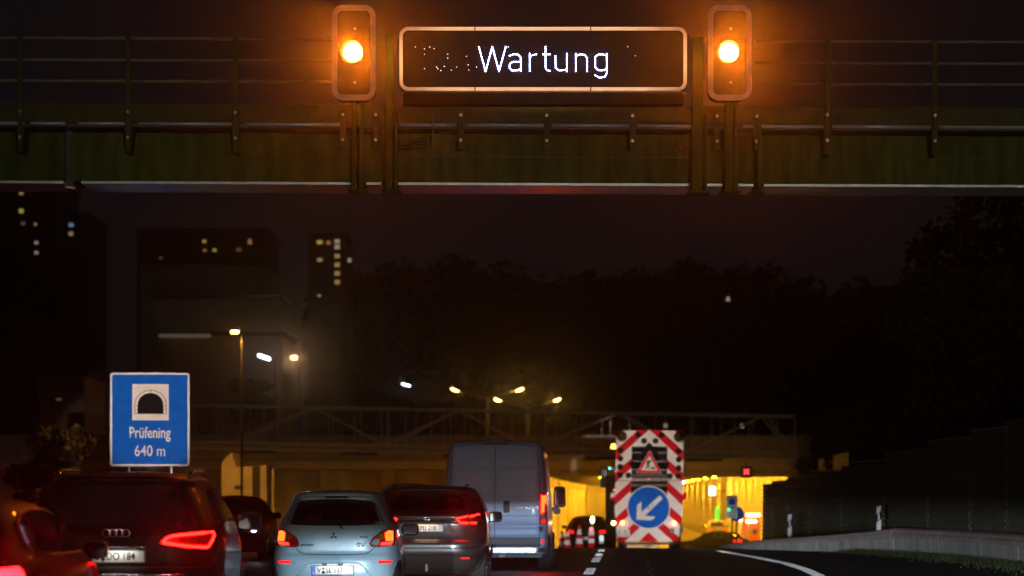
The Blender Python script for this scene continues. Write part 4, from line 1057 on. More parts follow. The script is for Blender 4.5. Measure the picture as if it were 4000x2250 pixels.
for par, u, v, r_ in [(up,205,165,48),(up,780,172,48)]:
    a = MB().disc(tu(u),tv(v),r_/271.5,-.12,-.005,24).build('flash_lamp', M['amber_dark'], par)
    MB().ring([(tu(u)+.19*math.cos(R(k)),tv(v)+.19*math.sin(R(k))) for k in range(0,360,15)],[(tu(u)+.165*math.cos(R(k)),tv(v)+.165*math.sin(R(k))) for k in range(0,360,15)],-.14,-.005).build('lamp_ring', M['lamp_black'], a)
for u, v in ((372,152),(428,212),(545,212),(605,152),(190,305),(190,390),(188,475),(186,558),(270,560),(780,315),(780,400),(778,487),(775,570),(690,568),(480,262),(425,322),(540,328),(368,382),(602,385),(308,446),(655,450)):
    a = MB().disc(tu(u),tv(v),30/271.5,-.08,-.005,18).build('arrow_lamp', M['lamp_black'], up)
    MB().disc(tu(u),tv(v),22/271.5,-.088,-.081,14).build('lamp_lens', M['lamp_black'], a)
# lattice behind the openings
for v in (330, 420, 505, 560, 590, 660):
    MB().box(tu(300),tu(665),.02,.10,tv(v)-.03,tv(v)+.03).build('cross_member', M['dark'], tk)
MB().box(tu(300),tu(665),.3,.35,tv(1150),tv(268)).build('backing_plate', M['sign_black'], tk)
MB().tube((tu(300),.0,tv(605)),(tu(665),.0,tv(605)),.06,12).build('hinge_tube', M['steel'], tk, smooth=True)
# works sign
tri = empty('works_sign', (0,0,0)); tri.parent = tk
def rtri(pts, r, n=5):
    out = []
    for i in range(3):
        a, b, c = Vector(pts[i-1]), Vector(pts[i]), Vector(pts[(i+1)%3])
        p0 = b + (a-b).normalized()*r; p1 = b + (c-b).normalized()*r
        for k in range(n+1):
            t = k/n; out.append(tuple(p0*(1-t)**2 + b*2*t*(1-t) + p1*t*t))
    return out
T0 = TP([(485,302),(610,540),(346,538)]); cT = Vector((sum(p[0] for p in T0)/3, sum(p[1] for p in T0)/3))
def sc(k): return [tuple(cT + (Vector(p)-cT)*k) for p in T0]
MB().plate(rtri(T0,.06), -.16,-.13).build('sign_plate', M['white_film'], tri)
MB().plate(rtri(sc(.95),.05), -.164,-.161).build('red_border', M['red_film'], tri)
MB().plate(rtri(sc(.64),.03), -.168,-.165).build('white_field', M['white_film'], tri)
wk = MB(); Y_ = -.171
for poly in ([(455,418),(470,408),(482,425),(468,452),(456,445)], [(462,448),(474,452),(455,492),(440,494)], [(468,452),(480,450),(486,495),(474,496)], [(478,420),(500,404),(504,410),(482,430)], [(500,400),(508,406),(462,468),(456,462)]):
    wk.plate(TP(poly), Y_, Y_+.002)
wk.disc(tu(481),tv(410),.022,Y_,Y_+.002,12)
wk.build('worker_figure', M['print_black'], tri)
MB().plate(TP([(490,497),(518,470),(546,497)]), Y_, Y_+.002).build('spoil_heap', M['print_black'], tri)
# blue arrow sign
ar = empty('arrow_sign', (0,0,0)); ar.parent = tk
MB().disc(tu(475),tv(885),219/271.5,-.20,-.16,56).build('white_rim', M['white_film'], ar)
MB().disc(tu(475),tv(885),208/271.5,-.205,-.201,56).build('blue_disc', M['blue_film'], ar)
MB().plate(TP([(350,1010),(358,860),(402,828),(400,930),(588,763),(620,795),(437,968),(540,978),(505,1016)]), -.21,-.206).build('white_arrow', M['white_film'], ar)
for u, v in ((515,858),(476,892)): MB().disc(tu(u),tv(v),.028,-.214,-.211,10).build('bolt', M['dark'], ar)
# lamps, plate, bumper
for u, v, mt, r_ in ((120,1043,'work',.075),(208,1040,'beacon',.07),(735,1045,'beacon',.07)):
    MB().disc(tu(u),tv(v),r_,-.06,-.02,14).build('marker_lamp', E[mt], tk)
for u0, u1 in ((190,262),(686,752)): MB().box(tu(u0),tu(u1),-.018,-.008,tv(1068),tv(1032)).build('tail_light', E['red_dim'], tk)
MB().disc(tu(480),tv(597),.025,-.08,-.06,10).build('red_marker', E['redx'], tk)
pl2 = MB().plate(rrect(tu(175),tu(285),tv(1180),tv(1110),.02,2),-.02,-.007).build('number_plate', M['plate'], tk)
MB().box(tu(177),tu(190),-.024,-.021,tv(1150),tv(1113)).build('euro_band', M['plate_blue'], pl2)
text('AS', M['print_black'], pl2, tu(240), -.023, tv(1130), .13, xs=.9)
text('MB 1655', M['print_black'], pl2, tu(230), -.023, tv(1162), .12, xs=.72)
MB().disc(tu(712),tv(1122),.10,-.02,-.007,18).build('speed_disc', M['dark'], tk)
MB().box(tu(38),tu(150),.8,4.4,.14,tv(560)).build('side_locker', M['lamp_black'], tk, bevel=.03)
MB().box(tu(165),tu(790),-.02,.4,tv(1262),tv(1240)).build('bumper_beam', M['dark'], tk, bevel=.02)
MB().box(tu(440),tu(510),-.06,-.021,tv(1282),tv(1268)).build('tow_coupling', M['dark'], tk)
MB().tube((tu(795),-.02,tv(1250)),(tu(795),-.02,tv(1060)),.02,8).build('marker_pole', M['dark'], tk)
MB().box(tu(145),tu(820),.4,4.6,.75,1.0).build('chassis', M['dark'], tk)
MB().box(tu(160),tu(800),.4,4.4,1.0,2.3).build('load_body', M['dark'], tk)
# cab with mirror
MB().plate(rrect(-1.25,1.15,.55,3.05,.12),4.7,6.6).build('cab', paint('orange_cab_paint', (.42,.10,.015), .1), tk, bevel=.05)
MB().box(-1.56,-1.26,4.4,4.5,1.5,2.6).build('cab_side_box', M['dark'], tk)
t = empty('side_mirror', (-1.62,4.7,2.85)); t.parent = tk
MB().plate(rrect(-.22,.06,-.42,.40,.06),0,.18).build('mirror_shell', M['black'], t, bevel=.02)
MB().plate(rrect(-.19,.03,-.36,.34,.05),-.006,-.001).build('mirror_glass', M['mirror'], t)
MB().bar((0,.1,.36),(.4,.1,.42),.05,.05).build('mirror_arm', M['black'], t)
bcn = MB().tube((tu(118),.6,tv(285)),(tu(118),.6,tv(240)),.095,14,.06).build('beacon', E['beacon'], tk)
MB().tube((tu(118),.6,tv(290)),(tu(118),.6,tv(286)),.08,12).build('beacon_base', M['black'], bcn)
MB().bar((tu(118),.6,tv(290)),(tu(150),.6,tv(300)),.05,.05).build('beacon_arm', M['black'], tk)
MB().disc(tu(82),tv(487),.045,.5,.53,10).build('teal_lamp', E['teal'], tk)
MB().box(tu(78),tu(140),.531,.6,tv(500),tv(470)).build('lamp_arm', M['black'], tk)
for u, v, mt in ((128,710,'redx'),(828,720,'redx')): MB().disc(tu(u),tv(v),.04,.02,.06,10).build('side_marker', E[mt], tk)
for u in (112, 840): MB().plate([(tu(u-24),tv(812)),(tu(u+20),tv(800)),(tu(u+20),tv(735)),(tu(u-24),tv(740))], .06,.08).build('side_flag', M['red_film' if u > 200 else 'white_film'], tk)
MB().plate([(tu(90),tv(812)),(tu(130),tv(800)),(tu(130),tv(775)),(tu(90),tv(790))],.05,.058).build('flag_stripe', M['red_film'], tk)
MB().ring([(tu(832)+.09*math.cos(R(k)),tv(632)+.14*math.sin(R(k))) for k in range(0,360,20)],[(tu(832)+.06*math.cos(R(k)),tv(632)+.10*math.sin(R(k))) for k in range(0,360,20)],.02,.05).build('reflector_ring', M['red_film'], tk)
MB().disc(tu(828),tv(632),.05,.02,.05,12).build('white_marker', E['cool'], tk)
MB().box(tu(-25),tu(20),.7,.75,tv(1260),tv(1170)).build('mud_flap', M['galv'], tk)
for x in (-1.0, 1.0):
    for y in (1.1, 5.6): wheel(tk, x, y, .48, .32)
MB().box(tu(245),tu(590),1.3,1.45,.02+.10,.36).build('lit_floor_bar', pm('lit_floor_yellow',(.75,.48,.04),.4,var=.1), tk, bevel=.02)  # yellow bar painted in for the lit tunnel floor seen under the truck

# ================================================================== CONES, BOLLARD, STREET FURNITURE
def cone(x, Y, h, label):
    c = empty('traffic_cone', (x, Y, zroad(Y)), random.uniform(0,1), label, 'traffic cone', 'traffic cones at the tunnel mouth')
    MB().box(-.2,.2,-.2,.2,0,.035).build('base', M['red_film'], c, bevel=.012)
    r0, r1 = .155, .04
    bands = [(.035,.24,'red_film'),(.24,.46,'white_film'),(.46,.62,'red_film'),(.62,.84,'white_film'),(.84,1,'red_film')]
    for a, b, mt in bands:
        za, zb_ = .035+(h-.035)*(a-.035)/(.965), .035+(h-.035)*(b-.035)/.965
        ra, rb = r0+(r1-r0)*a, r0+(r1-r0)*b
        MB().tube((0,0,za),(0,0,zb_),ra,18,rb).build('cone_band', M[mt], c, smooth=True)
cone(P(2195,2100,99).x, 99, .72, 'small traffic cone leftmost, partly behind its neighbour')
cone(P(2215,2100,95).x, 95, .75, 'traffic cone second from the van, in front of the leftmost one')
cone(P(2263,2100,93).x, 93, .82, 'tallest traffic cone, alone in front of the black estate car')
q = P(2310, 2100, 96); c = empty('warning_bollard', (q.x,96,zroad(96)), 0, 'striped warning bollard with red lamp right of the cones', 'bollard')
MB().box(-.14,.14,-.14,.14,0,.1).build('foot', M['rubber'], c, bevel=.02)
for i, (a, b) in enumerate(((.1,.25),(.25,.40),(.40,.52),(.52,.66))):
    MB().plate(rrect(-.10,.10,a,b,.005,1),-.03,.03).build('stripe', M['red_film' if i % 2 == 0 else 'white_film'], c)
MB().tube((0,-.06,.73),(0,.06,.73),.07,14).build('lamp', E['red_dim'], c)
q = P(2314, 2030, 108); c = empty('work_light', (q.x,108,zroad(108)), 0, 'bright oval work light on a thin pole left of the truck', 'lamp')
MB().tube((0,0,0),(0,0,q.z-zroad(108)-.1),.025,8).build('pole', M['steel'], c)
zz = q.z-zroad(108)
MB().plate([(.07*math.cos(R(k)), zz+.13*math.sin(R(k))) for k in range(0,360,20)],-.04,-.01).build('lamp_lens', E['work'], c)
MB().plate([(.085*math.cos(R(k)), zz+.145*math.sin(R(k))) for k in range(0,360,20)],-.008,.05).build('lamp_shell', M['black'], c)

# lane signal with red cross
q = P(2916, 1843, 144.9); c = empty('lane_signal', (q.x, 144.9, q.z), 0, 'small black lane signal showing a red cross over the tunnel mouth', 'signal')
MB().plate(rrect(-.30,.30,-.30,.30,.03),0,.12).build('housing', M['black'], c)
for a in (45, -45):
    m = MB(); dx, dz = .17*math.cos(R(a)), .17*math.sin(R(a)); m.bar((-dx,-.012 - (.004 if a > 0 else 0),-dz),(dx,-.012 - (.004 if a > 0 else 0),dz),.012,.075); m.build('cross_bar', E['redx'], c)
MB().bar((0,.06,.30),(0,.06,.62),.05,.05).build('hanger', M['dark'], c)

# emergency door with green light strips, escape sign
dx_ = float(np.interp(250, [p[1] for p in RW], [p[0] for p in RW])) - .12
c = empty('emergency_door', (dx_, 250, zroad(250)), R(-91), 'dark emergency door outlined by green light strips in the tunnel wall', 'door')
MB().plate(rrect(-.9,.9,0,2.35,.02),-.02,.08).build('door_leaf', M['dark'], c)
for k in range(8):
    for sx in (-1.35, 1.35): MB().box(sx-.28,sx+.28,-.12,-.01,.06+k*.30,.27+k*.30).build('light_strip', E['green'], c)
MB().box(-1.5,1.5,-.12,-.01,2.48,2.62).build('light_strip', E['green'], c)
q = P(2782, 1918, 236); c = empty('escape_sign', (q.x, 236, q.z), 0, 'bright white lit escape sign above the emergency door', 'sign')
MB().box(-.26,.26,-.06,.06,-.36,.36).build('lit_face', E['escape'], c, bevel=.02)
MB().box(.262,1.2,-.04,.04,-.05,.05).build('arm', M['dark'], c)

# roadside information sign in front of the tunnel and round blue sign behind it
q = P(2860, 1980, 98); c = empty('tunnel_info_sign', (q.x, 98, zroad(98)-.05), 0, 'grey two-part tunnel information sign on a post before the noise wall', 'sign')
def iz(y): return CAMH+(HZ-y)/(F/98)-zroad(98)+.05
def ix(x): return (x-2860)/(F/98)
MB().plate(rrect(ix(2838),ix(2880),iz(1990),iz(1936),.02),0,.02).build('upper_plate', M['white_film'], c)
MB().plate(rrect(ix(2838),ix(2881),iz(2025),iz(1993),.02),0,.02).build('lower_plate', M['white_film'], c)
MB().plate([(ix(2847),iz(1972))]+[(ix(2859+12*math.cos(R(180-k))),iz(1958-10*math.sin(R(180-k)))) for k in range(0,181,20)]+[(ix(2871),iz(1972))],-.004,-.001).build('tunnel_symbol', M['blue_film'], c)
MB().box(ix(2849),ix(2869),-.004,-.001,iz(1984),iz(1980)).build('print_line', M['print_black'], c)
for a, b, y in ((2843,2875,2001),(2848,2870,2014)): MB().box(ix(a),ix(b),-.004,-.001,iz(y+3),iz(y-3)).build('print_line', M['steel'], c)
MB().tube((0,.05,0),(0,.05,iz(1936)),.03,8).build('post', M['dark'], c)
MB().disc(ix(2847),iz(1991),.045,-.03,-.005,10).build('green_lamp', em('green_marker',(.05,1,.25),2.5), c)
q = P(2878, 2008, 101); c = empty('round_blue_sign', (q.x, 101, zroad(101)-.05), 0, 'round blue sign half hidden behind the grey information sign', 'sign')
MB().disc(0,q.z-zroad(101)+.05,.26,0,.02,32).build('disc', M['blue_film'], c); MB().tube((0,.04,0),(0,.04,q.z-zroad(101)+.1),.03,8).build('post', M['dark'], c)

# orange service truck in the tunnel
q = P(2922, 2030, 176); c = empty('service_truck', (q.x, 176, zroad(176)), R(-3), 'orange red service truck with bright work lamps in the tunnel, right', 'truck')
MB().plate(rrect(-.75,.75,.55,1.9,.06),0,3).build('load_body', M['orange_paint'], c, bevel=.03)
MB().plate(rrect(-.65,.75,.6,2.1,.1),3.05,4.6).build('cab', M['orange_paint'], c, bevel=.05)
MB().box(-.04,.12,-.03,-.005,.55,1.85).build('door_post', M['pale'], c); MB().box(.3,.55,-.02,-.005,1.2,1.5).build('rear_pane', M['dark_pane'], c)
MB().bar((-.75,-.15,.45),(-.45,-.15,2.0),.22,.05).build('ramp', M['white_film'], c)
for z, n in ((2.38,4),(1.98,3)):
    MB().box(-.15,.70,-.05,.1,z-.10,z-.06).build('lamp_rail', M['dark'], c)
    for k in range(n): MB().disc(-.02+k*.22,z,.10,-.06,-.02,14).build('work_lamp', E['work'], c)
MB().tube((.1,.1,1.9),(.1,.1,2.3),.03,8).build('lamp_mast', M['dark'], c)
MB().disc(-.5,2.1,.12,-.2,-.16,14).build('work_lamp', E['work'], c)
for x in (-.62,.62):
    for y in (.7,3.7): wheel(c, x, y, .38, .24)

# ================================================================== BARRIER, NOISE WALL, POSTS
bl = [(30,10.0),(44,10.3),(57,10.45),(64,10.25),(69,9.7),(72.5,8.7),(75,7.5),(77.5,6.4),(80,6.0),(86,6.3),(98,7.3)]
by_, bxs = zip(*bl); fbx = smooth_interp(list(zip(by_, bxs)))
br_ = empty('concrete_barrier', (0,0,0), 0, 'low weathered concrete barrier with reddish cap curving along the right shoulder', 'barrier')
def sweep(prof, ys):                 # prof: (outward offset to the right, height)
    m = MB(); n = len(prof); vs = []
    for Y in ys:
        x = fbx(Y); tp = float(np.interp(Y, [70, 74, 80.5], [1, .62, .05]))
        d = Vector((fbx(Y+.3)-fbx(Y-.3), .6, 0)).normalized(); nr = Vector((d.y,-d.x,0))
        for o, h in prof: vs.append(Vector((x,Y,zroad(Y))) + nr*o + Vector((0,0,h*tp)))
    fs = [(k*n+i,(k+1)*n+i,(k+1)*n+(i+1)%n,k*n+(i+1)%n) for k in range(len(ys)-1) for i in range(n)]
    fs += [tuple(range(n)), tuple(range((len(ys)-1)*n, len(ys)*n))]
    m.add(vs, fs); return m
ya = 30
while ya < 80:
    yb_ = min(ya+4.0, 80.5)
    ys = list(np.linspace(ya, yb_-.03, 14))
    sweep([(0,0),(-.02,.40),(.5,.40),(.55,0)], ys).build('wall_block', M['barrier'], br_)
    sweep([(-.10,.405),(-.11,.50),(-.06,.54),(-.05,.60),(.05,.65),(.55,.65),(.6,.405)], ys).build('cap_block', M['cap'], br_)
    ya += 4.0
nw = empty('noise_wall', (0,0,0), 0, 'dark slatted noise wall stepping down towards the tunnel on the right', 'wall')
NWs = [(46,4.0),(53,3.55),(59.5,3.06),(62.2,2.96),(66,2.82),(71,2.62),(77,2.42),(84,2.24),(90,2.08),(95,1.97),(98.5,1.86),(101,1.66)]
NWx = lambda Y: 11.05 - (Y-60)*.050
for (Ya, Za), (Yb, Zb) in zip(NWs, NWs[1:]):
    p0 = Vector((NWx(Ya), Ya+.06, 0)); p1 = Vector((NWx(Yb), Yb-.06, 0))
    zb0_ = zroad((Ya+Yb)/2) + .1; m = MB(); vs = []; prof = []
    z = zb0_
    while z < Za - .05:
        prof += [(z,0.0),(z+.035,.05),(z+.075,.05),(z+.11,0.0)]; z += .145
    n = len(prof)
    for z, o in prof: vs += [p0+Vector((-o,0,z)), p1+Vector((-o,0,z))]
    for z, o in prof[::-1]: vs += [p0+Vector((.12+o,0,z)), p1+Vector((.12+o,0,z))]
    N2 = len(vs)//2
    m.add(vs, [(2*i,2*i+1,(2*i+3)%len(vs),(2*i+2)%len(vs)) for i in range(N2)] + [tuple(2*i for i in range(N2)), tuple(2*i+1 for i in range(N2))])
    m.build('slat_panel', M['slat'], nw)
    MB().box(NWx(Ya)-.02,NWx(Ya)+.14,Ya-.055,Ya+.055,zb0_-.3,Za+.03).build('wall_post', M['slat'], nw)
    MB().bar((NWx(Ya)+.06,Ya+.06,Za+.02),(NWx(Yb)+.06,Yb-.06,Za+.02),.17,.03).build('cap_rail', M['steel'], nw)
def delineator(x, Y, z, label):
    c = empty('delineator_post', (x, Y, z), R(-6), label, 'post', 'delineator posts along the right barrier')
    m = MB(); m.plate([(-.06,0),(.06,0),(.06,1.02),(-.06,.98)], -.03,.04); m.build('post_body', M['white_film'], c, bevel=.01)
    MB().plate([(-.063,.58),(.063,.66),(.063,.86),(-.063,.78)] , -.034,.043).build('black_band', M['print_black'], c)
    MB().box(-.022,.022,-.042,-.035,.635,.80).build('reflector', E['cool'] if False else M['white_film'], c)
q = P(3437, 2060, 72); delineator(q.x+.0, 72.2, q.z-.45, 'nearer white delineator post with black band behind the barrier')
q = P(3085, 2085, 84); delineator(q.x, 84, q.z-.42, 'farther small white delineator post near the noise wall end')

# ================================================================== STREET LAMPS
def twin_lamp(x, Y, ztop, span, label):
    c = empty('street_lamp', (x, Y, 4.6), 0, label, 'street lamp', 'twin-arm street lamps above the tunnel')
    h = ztop-4.6; MB().tube((0,0,0),(0,0,h),.28,12,.20).build('pole', M['steel'], c, smooth=True)
    l = bpy.data.lights.new('mast_light', 'POINT'); l.energy = 130; l.color = (1.0, .50, .10); l.shadow_soft_size = .2
    lo_ = bpy.data.objects.new('mast_light', l); COL.objects.link(lo_); lo_.parent = c; lo_.location = (span*.5, -.4, h+.7)
    for sd in (-1, 1):
        MB().path([(0,0,h-.05),(sd*span*.25,0,h+.35),(sd*span*.42,0,h+.85)],.07).build('arm', M['steel'], c, smooth=True)
        hd = empty('lamp_head', (sd*span*.5,0,h+1.0)); hd.parent = c; hd.rotation_euler = (0, sd*-.35, 0); hd.scale = (.78,.78,.78)
        m = MB(); n = 16; vs = []; fs = []
        prof = [(-.78,.02),(-.6,.14),(-.2,.24),(.2,.26),(.6,.16),(.78,.02)]
        for a, r_ in prof:
            for i in range(n): th = 2*math.pi*i/n; vs.append((a, r_*math.cos(th), .6*r_*math.sin(th)))
        for k in range(len(prof)-1):
            for i in range(n): fs.append((k*n+i,(k+1)*n+i,(k+1)*n+(i+1)%n,k*n+(i+1)%n))
        m.add([(x_, y_, z_+.10) for x_, y_, z_ in vs], fs); m.build('lamp_shell', M['steel'], hd, smooth=True)
        m = MB(); m.add([(x_*.82, y_*.95, min(z_, .02)*1.25-.035) for x_, y_, z_ in vs], fs); m.build('lamp_bowl', E['street'], hd, smooth=True)
q = P(1903, 1553, 350); twin_lamp(q.x, 350, q.z, 8.0, 'left twin-arm street lamp glowing above the van')
q = P(2060, 1590, 380); twin_lamp(q.x, 380, q.z, 8.0, 'right twin-arm street lamp glowing above the van')
def single_lamp(px, py, Y, zb, mt, label, size=(.5,.22,.12), tilt=0, pole=True):
    q = P(px, py, Y); c = empty('lane_lamp', (q.x, Y, zb), 0, label, 'street lamp')
    h = q.z - zb
    if pole:
        MB().tube((size[0]*.9,.3,0),(size[0]*.9,.3,h+.1),.06,8,.04).build('pole', M['sign_black'], c)
    hd = MB().box(-size[0]/2,size[0]/2,-size[1]/2,size[1]/2,0,size[2]).build('lamp_bowl', E[mt], c, bevel=.03); hd.location = (0,0,h); hd.rotation_euler = (0, tilt, 0)
    MB().box(-size[0]*.45,size[0]*.8,-size[1]*.45,size[1]*.45,size[2]+.01,size[2]+.08).build('lamp_hood', M['steel'], hd)
    return c
ln_ = single_lamp(917, 1302, 119, -1.1, 'lane', 'sodium street lamp glowing before the stepped building', (.30,.2,.10))
l = bpy.data.lights.new('lane_lamp_light', 'SPOT'); l.energy = 3400; l.color = (1.0, .40, .04); l.spot_size = R(165); l.spot_blend = .4; l.shadow_soft_size = .12
lo_ = bpy.data.objects.new('lane_lamp_light', l); COL.objects.link(lo_); lo_.parent = ln_; lo_.location = (0, 0, P(917,1302,119).z + 1.1 - .12)
single_lamp(1030, 1400, 240, 4.6, 'cool', 'cool white tilted lamp bar glowing right of the stepped building', (1.05,.4,.22), .33)
single_lamp(1585, 1506, 300, 4.6, 'cool', 'small bluish lamp cluster over the truss bridge, left of the twin lamps', (.9,.3,.12), .25)
ol_ = single_lamp(1148, 1404, 236, 4.6, 'beacon', 'small orange lamp cluster right of the cool white lamp bar', (.5,.3,.25))
l = bpy.data.lights.new('cluster_light', 'POINT'); l.energy = 380; l.color = (1.0, .58, .25); l.shadow_soft_size = .2
lo_ = bpy.data.objects.new('cluster_light', l); COL.objects.link(lo_); lo_.parent = ol_; lo_.location = (0, -.5, P(1148,1404,236).z - 4.6)
single_lamp(215, 1752, 150, -2, 'beacon', 'dim amber lamp at far left above the red car', (.36,.3,.12), -.15)
single_lamp(327, 1777, 150, -2, 'cool', 'bluish white lamp left of the blue tunnel sign', (.38,.3,.12))
q = P(353, 1798, 152); c = empty('price_display', (q.x,152,q.z-4), 0, 'small red lit number display beside the blue tunnel sign', 'display')
MB().box(-.22,.22,0,.1,3.75,4.25).build('cabinet', M['black'], c); MB().tube((0,.05,0),(0,.05,3.75),.05,8).build('post', M['dark'], c)
text('18', em('red_digit', (1,.08,.03), 1.2), c, 0, -.01, 4.0, .34, bold=.02, name='digits')
for px, py, Y, lab in ((2600,1662,170,'faint lamp dot above the warning truck'),(2898,1664,170,'faint lamp dot left of the bridge end'),(2844,1168,300,'lone pale window light on the wooded slope'),(1365,1016,350,'single lit lamp right of the stairwell tower')):
    q = P(px, py, Y); zb = 4.6; c = empty('small_lamp', (q.x,Y,zb), 0, lab, 'lamp')
    MB().tube((0,.1,0),(0,.1,q.z-zb),.035,6).build('pole', M['sign_black'], c)
    r_ = .0007*Y; m = MB(); m.tube((0,0,q.z-zb-r_),(0,0,q.z-zb+r_),r_,10,r_*.7); m.build('lamp_bulb', E['win5'], c)

# ================================================================== BUILDINGS
def building(name, label, px0, px1, ptop, Y, depth, mat, wins, parapet=True, grid=None):
    a = P(px0, ptop, Y); b = P(px1, ptop, Y); zb = 4.6; cx = (a.x+b.x)/2; hw = (b.x-a.x)/2; h = a.z - zb
    c = empty(name, (cx, Y, zb), 0, label, 'building')
    MB().box(-hw,hw,0,depth,0,h).build('wall', mat, c)
    MB().box(-hw-.3,hw+.3,-.3,depth+.3,h+.002,h+.5).build('roof', M['bwall_dark'], c)
    s = F/Y
    lit = []
    for x, y, mt, ww, hh in wins:
        p = P(x, y, Y); lx_, lz_ = p.x-cx, p.z-zb; w2, h2 = ww/s/2, hh/s/2
        o = MB().box(lx_-w2,lx_+w2,-.02,.05,lz_-h2,lz_+h2).build('window', E[mt], c)
        MB().box(lx_-w2-.15,lx_+w2+.15,-.15,-.021,lz_-h2-.2,lz_-h2-.02).build('sill', mat, o)
        lit.append((lx_, lz_))
    if grid:
        gx_, gz_ = grid
        x = -hw + gx_*.6
        while x < hw - gx_*.4:
            z = 3.0
            while z < h - 2:
                if all(abs(x-u) > gx_*.6 or abs(z-v) > gz_*.6 for u, v in lit):
                    MB().box(x-.7,x+.7,-.012,.05,z-.65,z+.65).build('window', M['dark_pane'], c)
                z += gz_
            x += gx_
    return c
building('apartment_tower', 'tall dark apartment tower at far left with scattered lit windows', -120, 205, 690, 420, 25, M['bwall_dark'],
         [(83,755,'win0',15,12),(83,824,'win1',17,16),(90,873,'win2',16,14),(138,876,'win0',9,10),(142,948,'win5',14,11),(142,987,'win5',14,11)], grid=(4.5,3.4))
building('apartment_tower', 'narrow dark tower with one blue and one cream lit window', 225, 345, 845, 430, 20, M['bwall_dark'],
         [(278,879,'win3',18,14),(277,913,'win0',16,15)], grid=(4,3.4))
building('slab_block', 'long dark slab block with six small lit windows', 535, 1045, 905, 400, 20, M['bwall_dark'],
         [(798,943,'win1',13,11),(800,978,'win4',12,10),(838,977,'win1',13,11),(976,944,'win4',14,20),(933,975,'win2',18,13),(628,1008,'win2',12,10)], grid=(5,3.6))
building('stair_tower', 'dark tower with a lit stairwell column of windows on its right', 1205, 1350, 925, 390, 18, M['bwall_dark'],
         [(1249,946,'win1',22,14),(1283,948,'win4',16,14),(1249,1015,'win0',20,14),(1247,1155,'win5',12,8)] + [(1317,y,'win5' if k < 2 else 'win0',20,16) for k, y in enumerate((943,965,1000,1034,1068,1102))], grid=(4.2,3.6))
# stepped pale building
tb = empty('stepped_building', (P(850,1600,260).x, 260, 4.6), 0, 'stepped pale building with bright eave line behind the blue sign', 'building')
cxb = tb.location.x
for x0, x1, yt, yb, Y, mt in ((548,1036,1036,1600,275,'bwall_pale'),(604,1094,1168,1600,268,'bwall_pale'),(620,1105,1312,1600,262,'bwall_red')):
    a, b = P(x0,yt,Y), P(x1,yt,Y)
    MB().box(a.x-cxb,b.x-cxb,Y-260,Y-260+14,0,a.z-4.6).build('storey_block', M[mt], tb)
    MB().box(a.x-cxb-.2,b.x-cxb+.2,Y-260-.25,Y-260+14,a.z-4.6+.002,a.z-4.6+.35).build('roof_edge', M['bwall_dark'], tb)
a, b = P(622,1310,261), P(820,1310,261)
MB().box(a.x-cxb,b.x-cxb,.55,1.9,a.z-4.6-.15,a.z-4.6+.1).build('eave_light', em('eave_strip',(1,.85,.55),.07), tb)
building('low_hall', 'low brown hall at far left behind the lamps', 150, 330, 1470, 230, 12, M['bwall_red'], [(230,1560,'win2',20,8)])

# ================================================================== VEGETATION
def leaves(n, blobs, size, seed, zmin=0):
    rg = np.random.default_rng(seed); vs = []; fs = []
    wts = np.array([b[3]*b[4]*b[5] for b in blobs]); wts = wts/wts.sum()
    idx = rg.choice(len(blobs), n, p=wts)
    for i in idx:
        bx_, by2, bz_, rx, ry, rz = blobs[i]
        d = rg.normal(size=3); d /= np.linalg.norm(d); r_ = rg.uniform(.45, 1.05)**.6
        p = np.array((bx_,by2,bz_)) + d*np.array((rx,ry,rz))*r_
        if p[2] < zmin: continue
        a = rg.normal(size=3); a /= np.linalg.norm(a); b = np.cross(a, rg.normal(size=3)); b /= np.linalg.norm(b)
        s = size*rg.uniform(.6, 1.5); k = len(vs)
        vs += [tuple(p-a*s), tuple(p+b*s*.55), tuple(p+a*s), tuple(p-b*s*.55)]; fs.append((k,k+1,k+2,k+3))
    m = MB(); m.v = vs; m.f = fs; return m
def raw(m, name, mat, parent=None):
    me = bpy.data.meshes.new(name); me.from_pydata(m.v, [], m.f); me.update(); return link(name, me, mat, parent)
def tree(x, Y, zb, h, rw, seed, label, n=5000, leaf=.16, group=None, mat='leaf'):
    rg = random.Random(seed); c = empty('tree', (x,Y,zb), rg.uniform(0,6), label, 'tree', group)
    m = MB(); m.tube((0,0,-.3),(rw*.05,0,h*.55),h*.022,10,h*.010); blobs = []
    for k in range(9):
        a = k*2.4+rg.random(); r_ = rw*rg.uniform(.25,.65); z = h*rg.uniform(.38,.9)
        blobs.append((r_*math.cos(a), r_*math.sin(a), z, rw*rg.uniform(.28,.45), rw*rg.uniform(.28,.45), h*rg.uniform(.09,.16)))
        m.tube((rw*.03,0,h*.3+k*.02*h),(r_*math.cos(a)*.8,r_*math.sin(a)*.8,z),h*.008,6,h*.003)
    blobs.append((0,0,h*.9,rw*.35,rw*.35,h*.11)); blobs.append((0,0,h*.6,rw*.5,rw*.5,h*.2))
    m.build('trunk', M['bark'], c); raw(leaves(n, blobs, leaf, seed), 'crown', M[mat], c)
    return c
G = 'trees behind the noise wall'
q = P(3860, 800, 92); tree(q.x, 92, -.5, 12.5, 3.6, 11, 'tallest dark tree at the right edge above the noise wall', 9000, .16, G)
q = P(3640, 1400, 104); tree(q.x, 104, -.6, 7.6, 2.6, 12, 'middle dark tree behind the noise wall, left of the tallest', 7000, .14, G)
q = P(3380, 1500, 122); tree(q.x, 122, -.9, 6.5, 2.4, 13, 'low dark tree behind the noise wall catching orange light', 6000, .13, G)
q = P(3215, 1700, 135); tree(q.x, 135, -1.2, 5.6, 1.9, 14, 'small tree beside the right end of the truss bridge', 5000, .12, G)
q = P(960, 1650, 165); tree(q.x, 168, 4.6, 3.8, 1.7, 15, 'small bushy tree above the left portal block', 4000, .12)
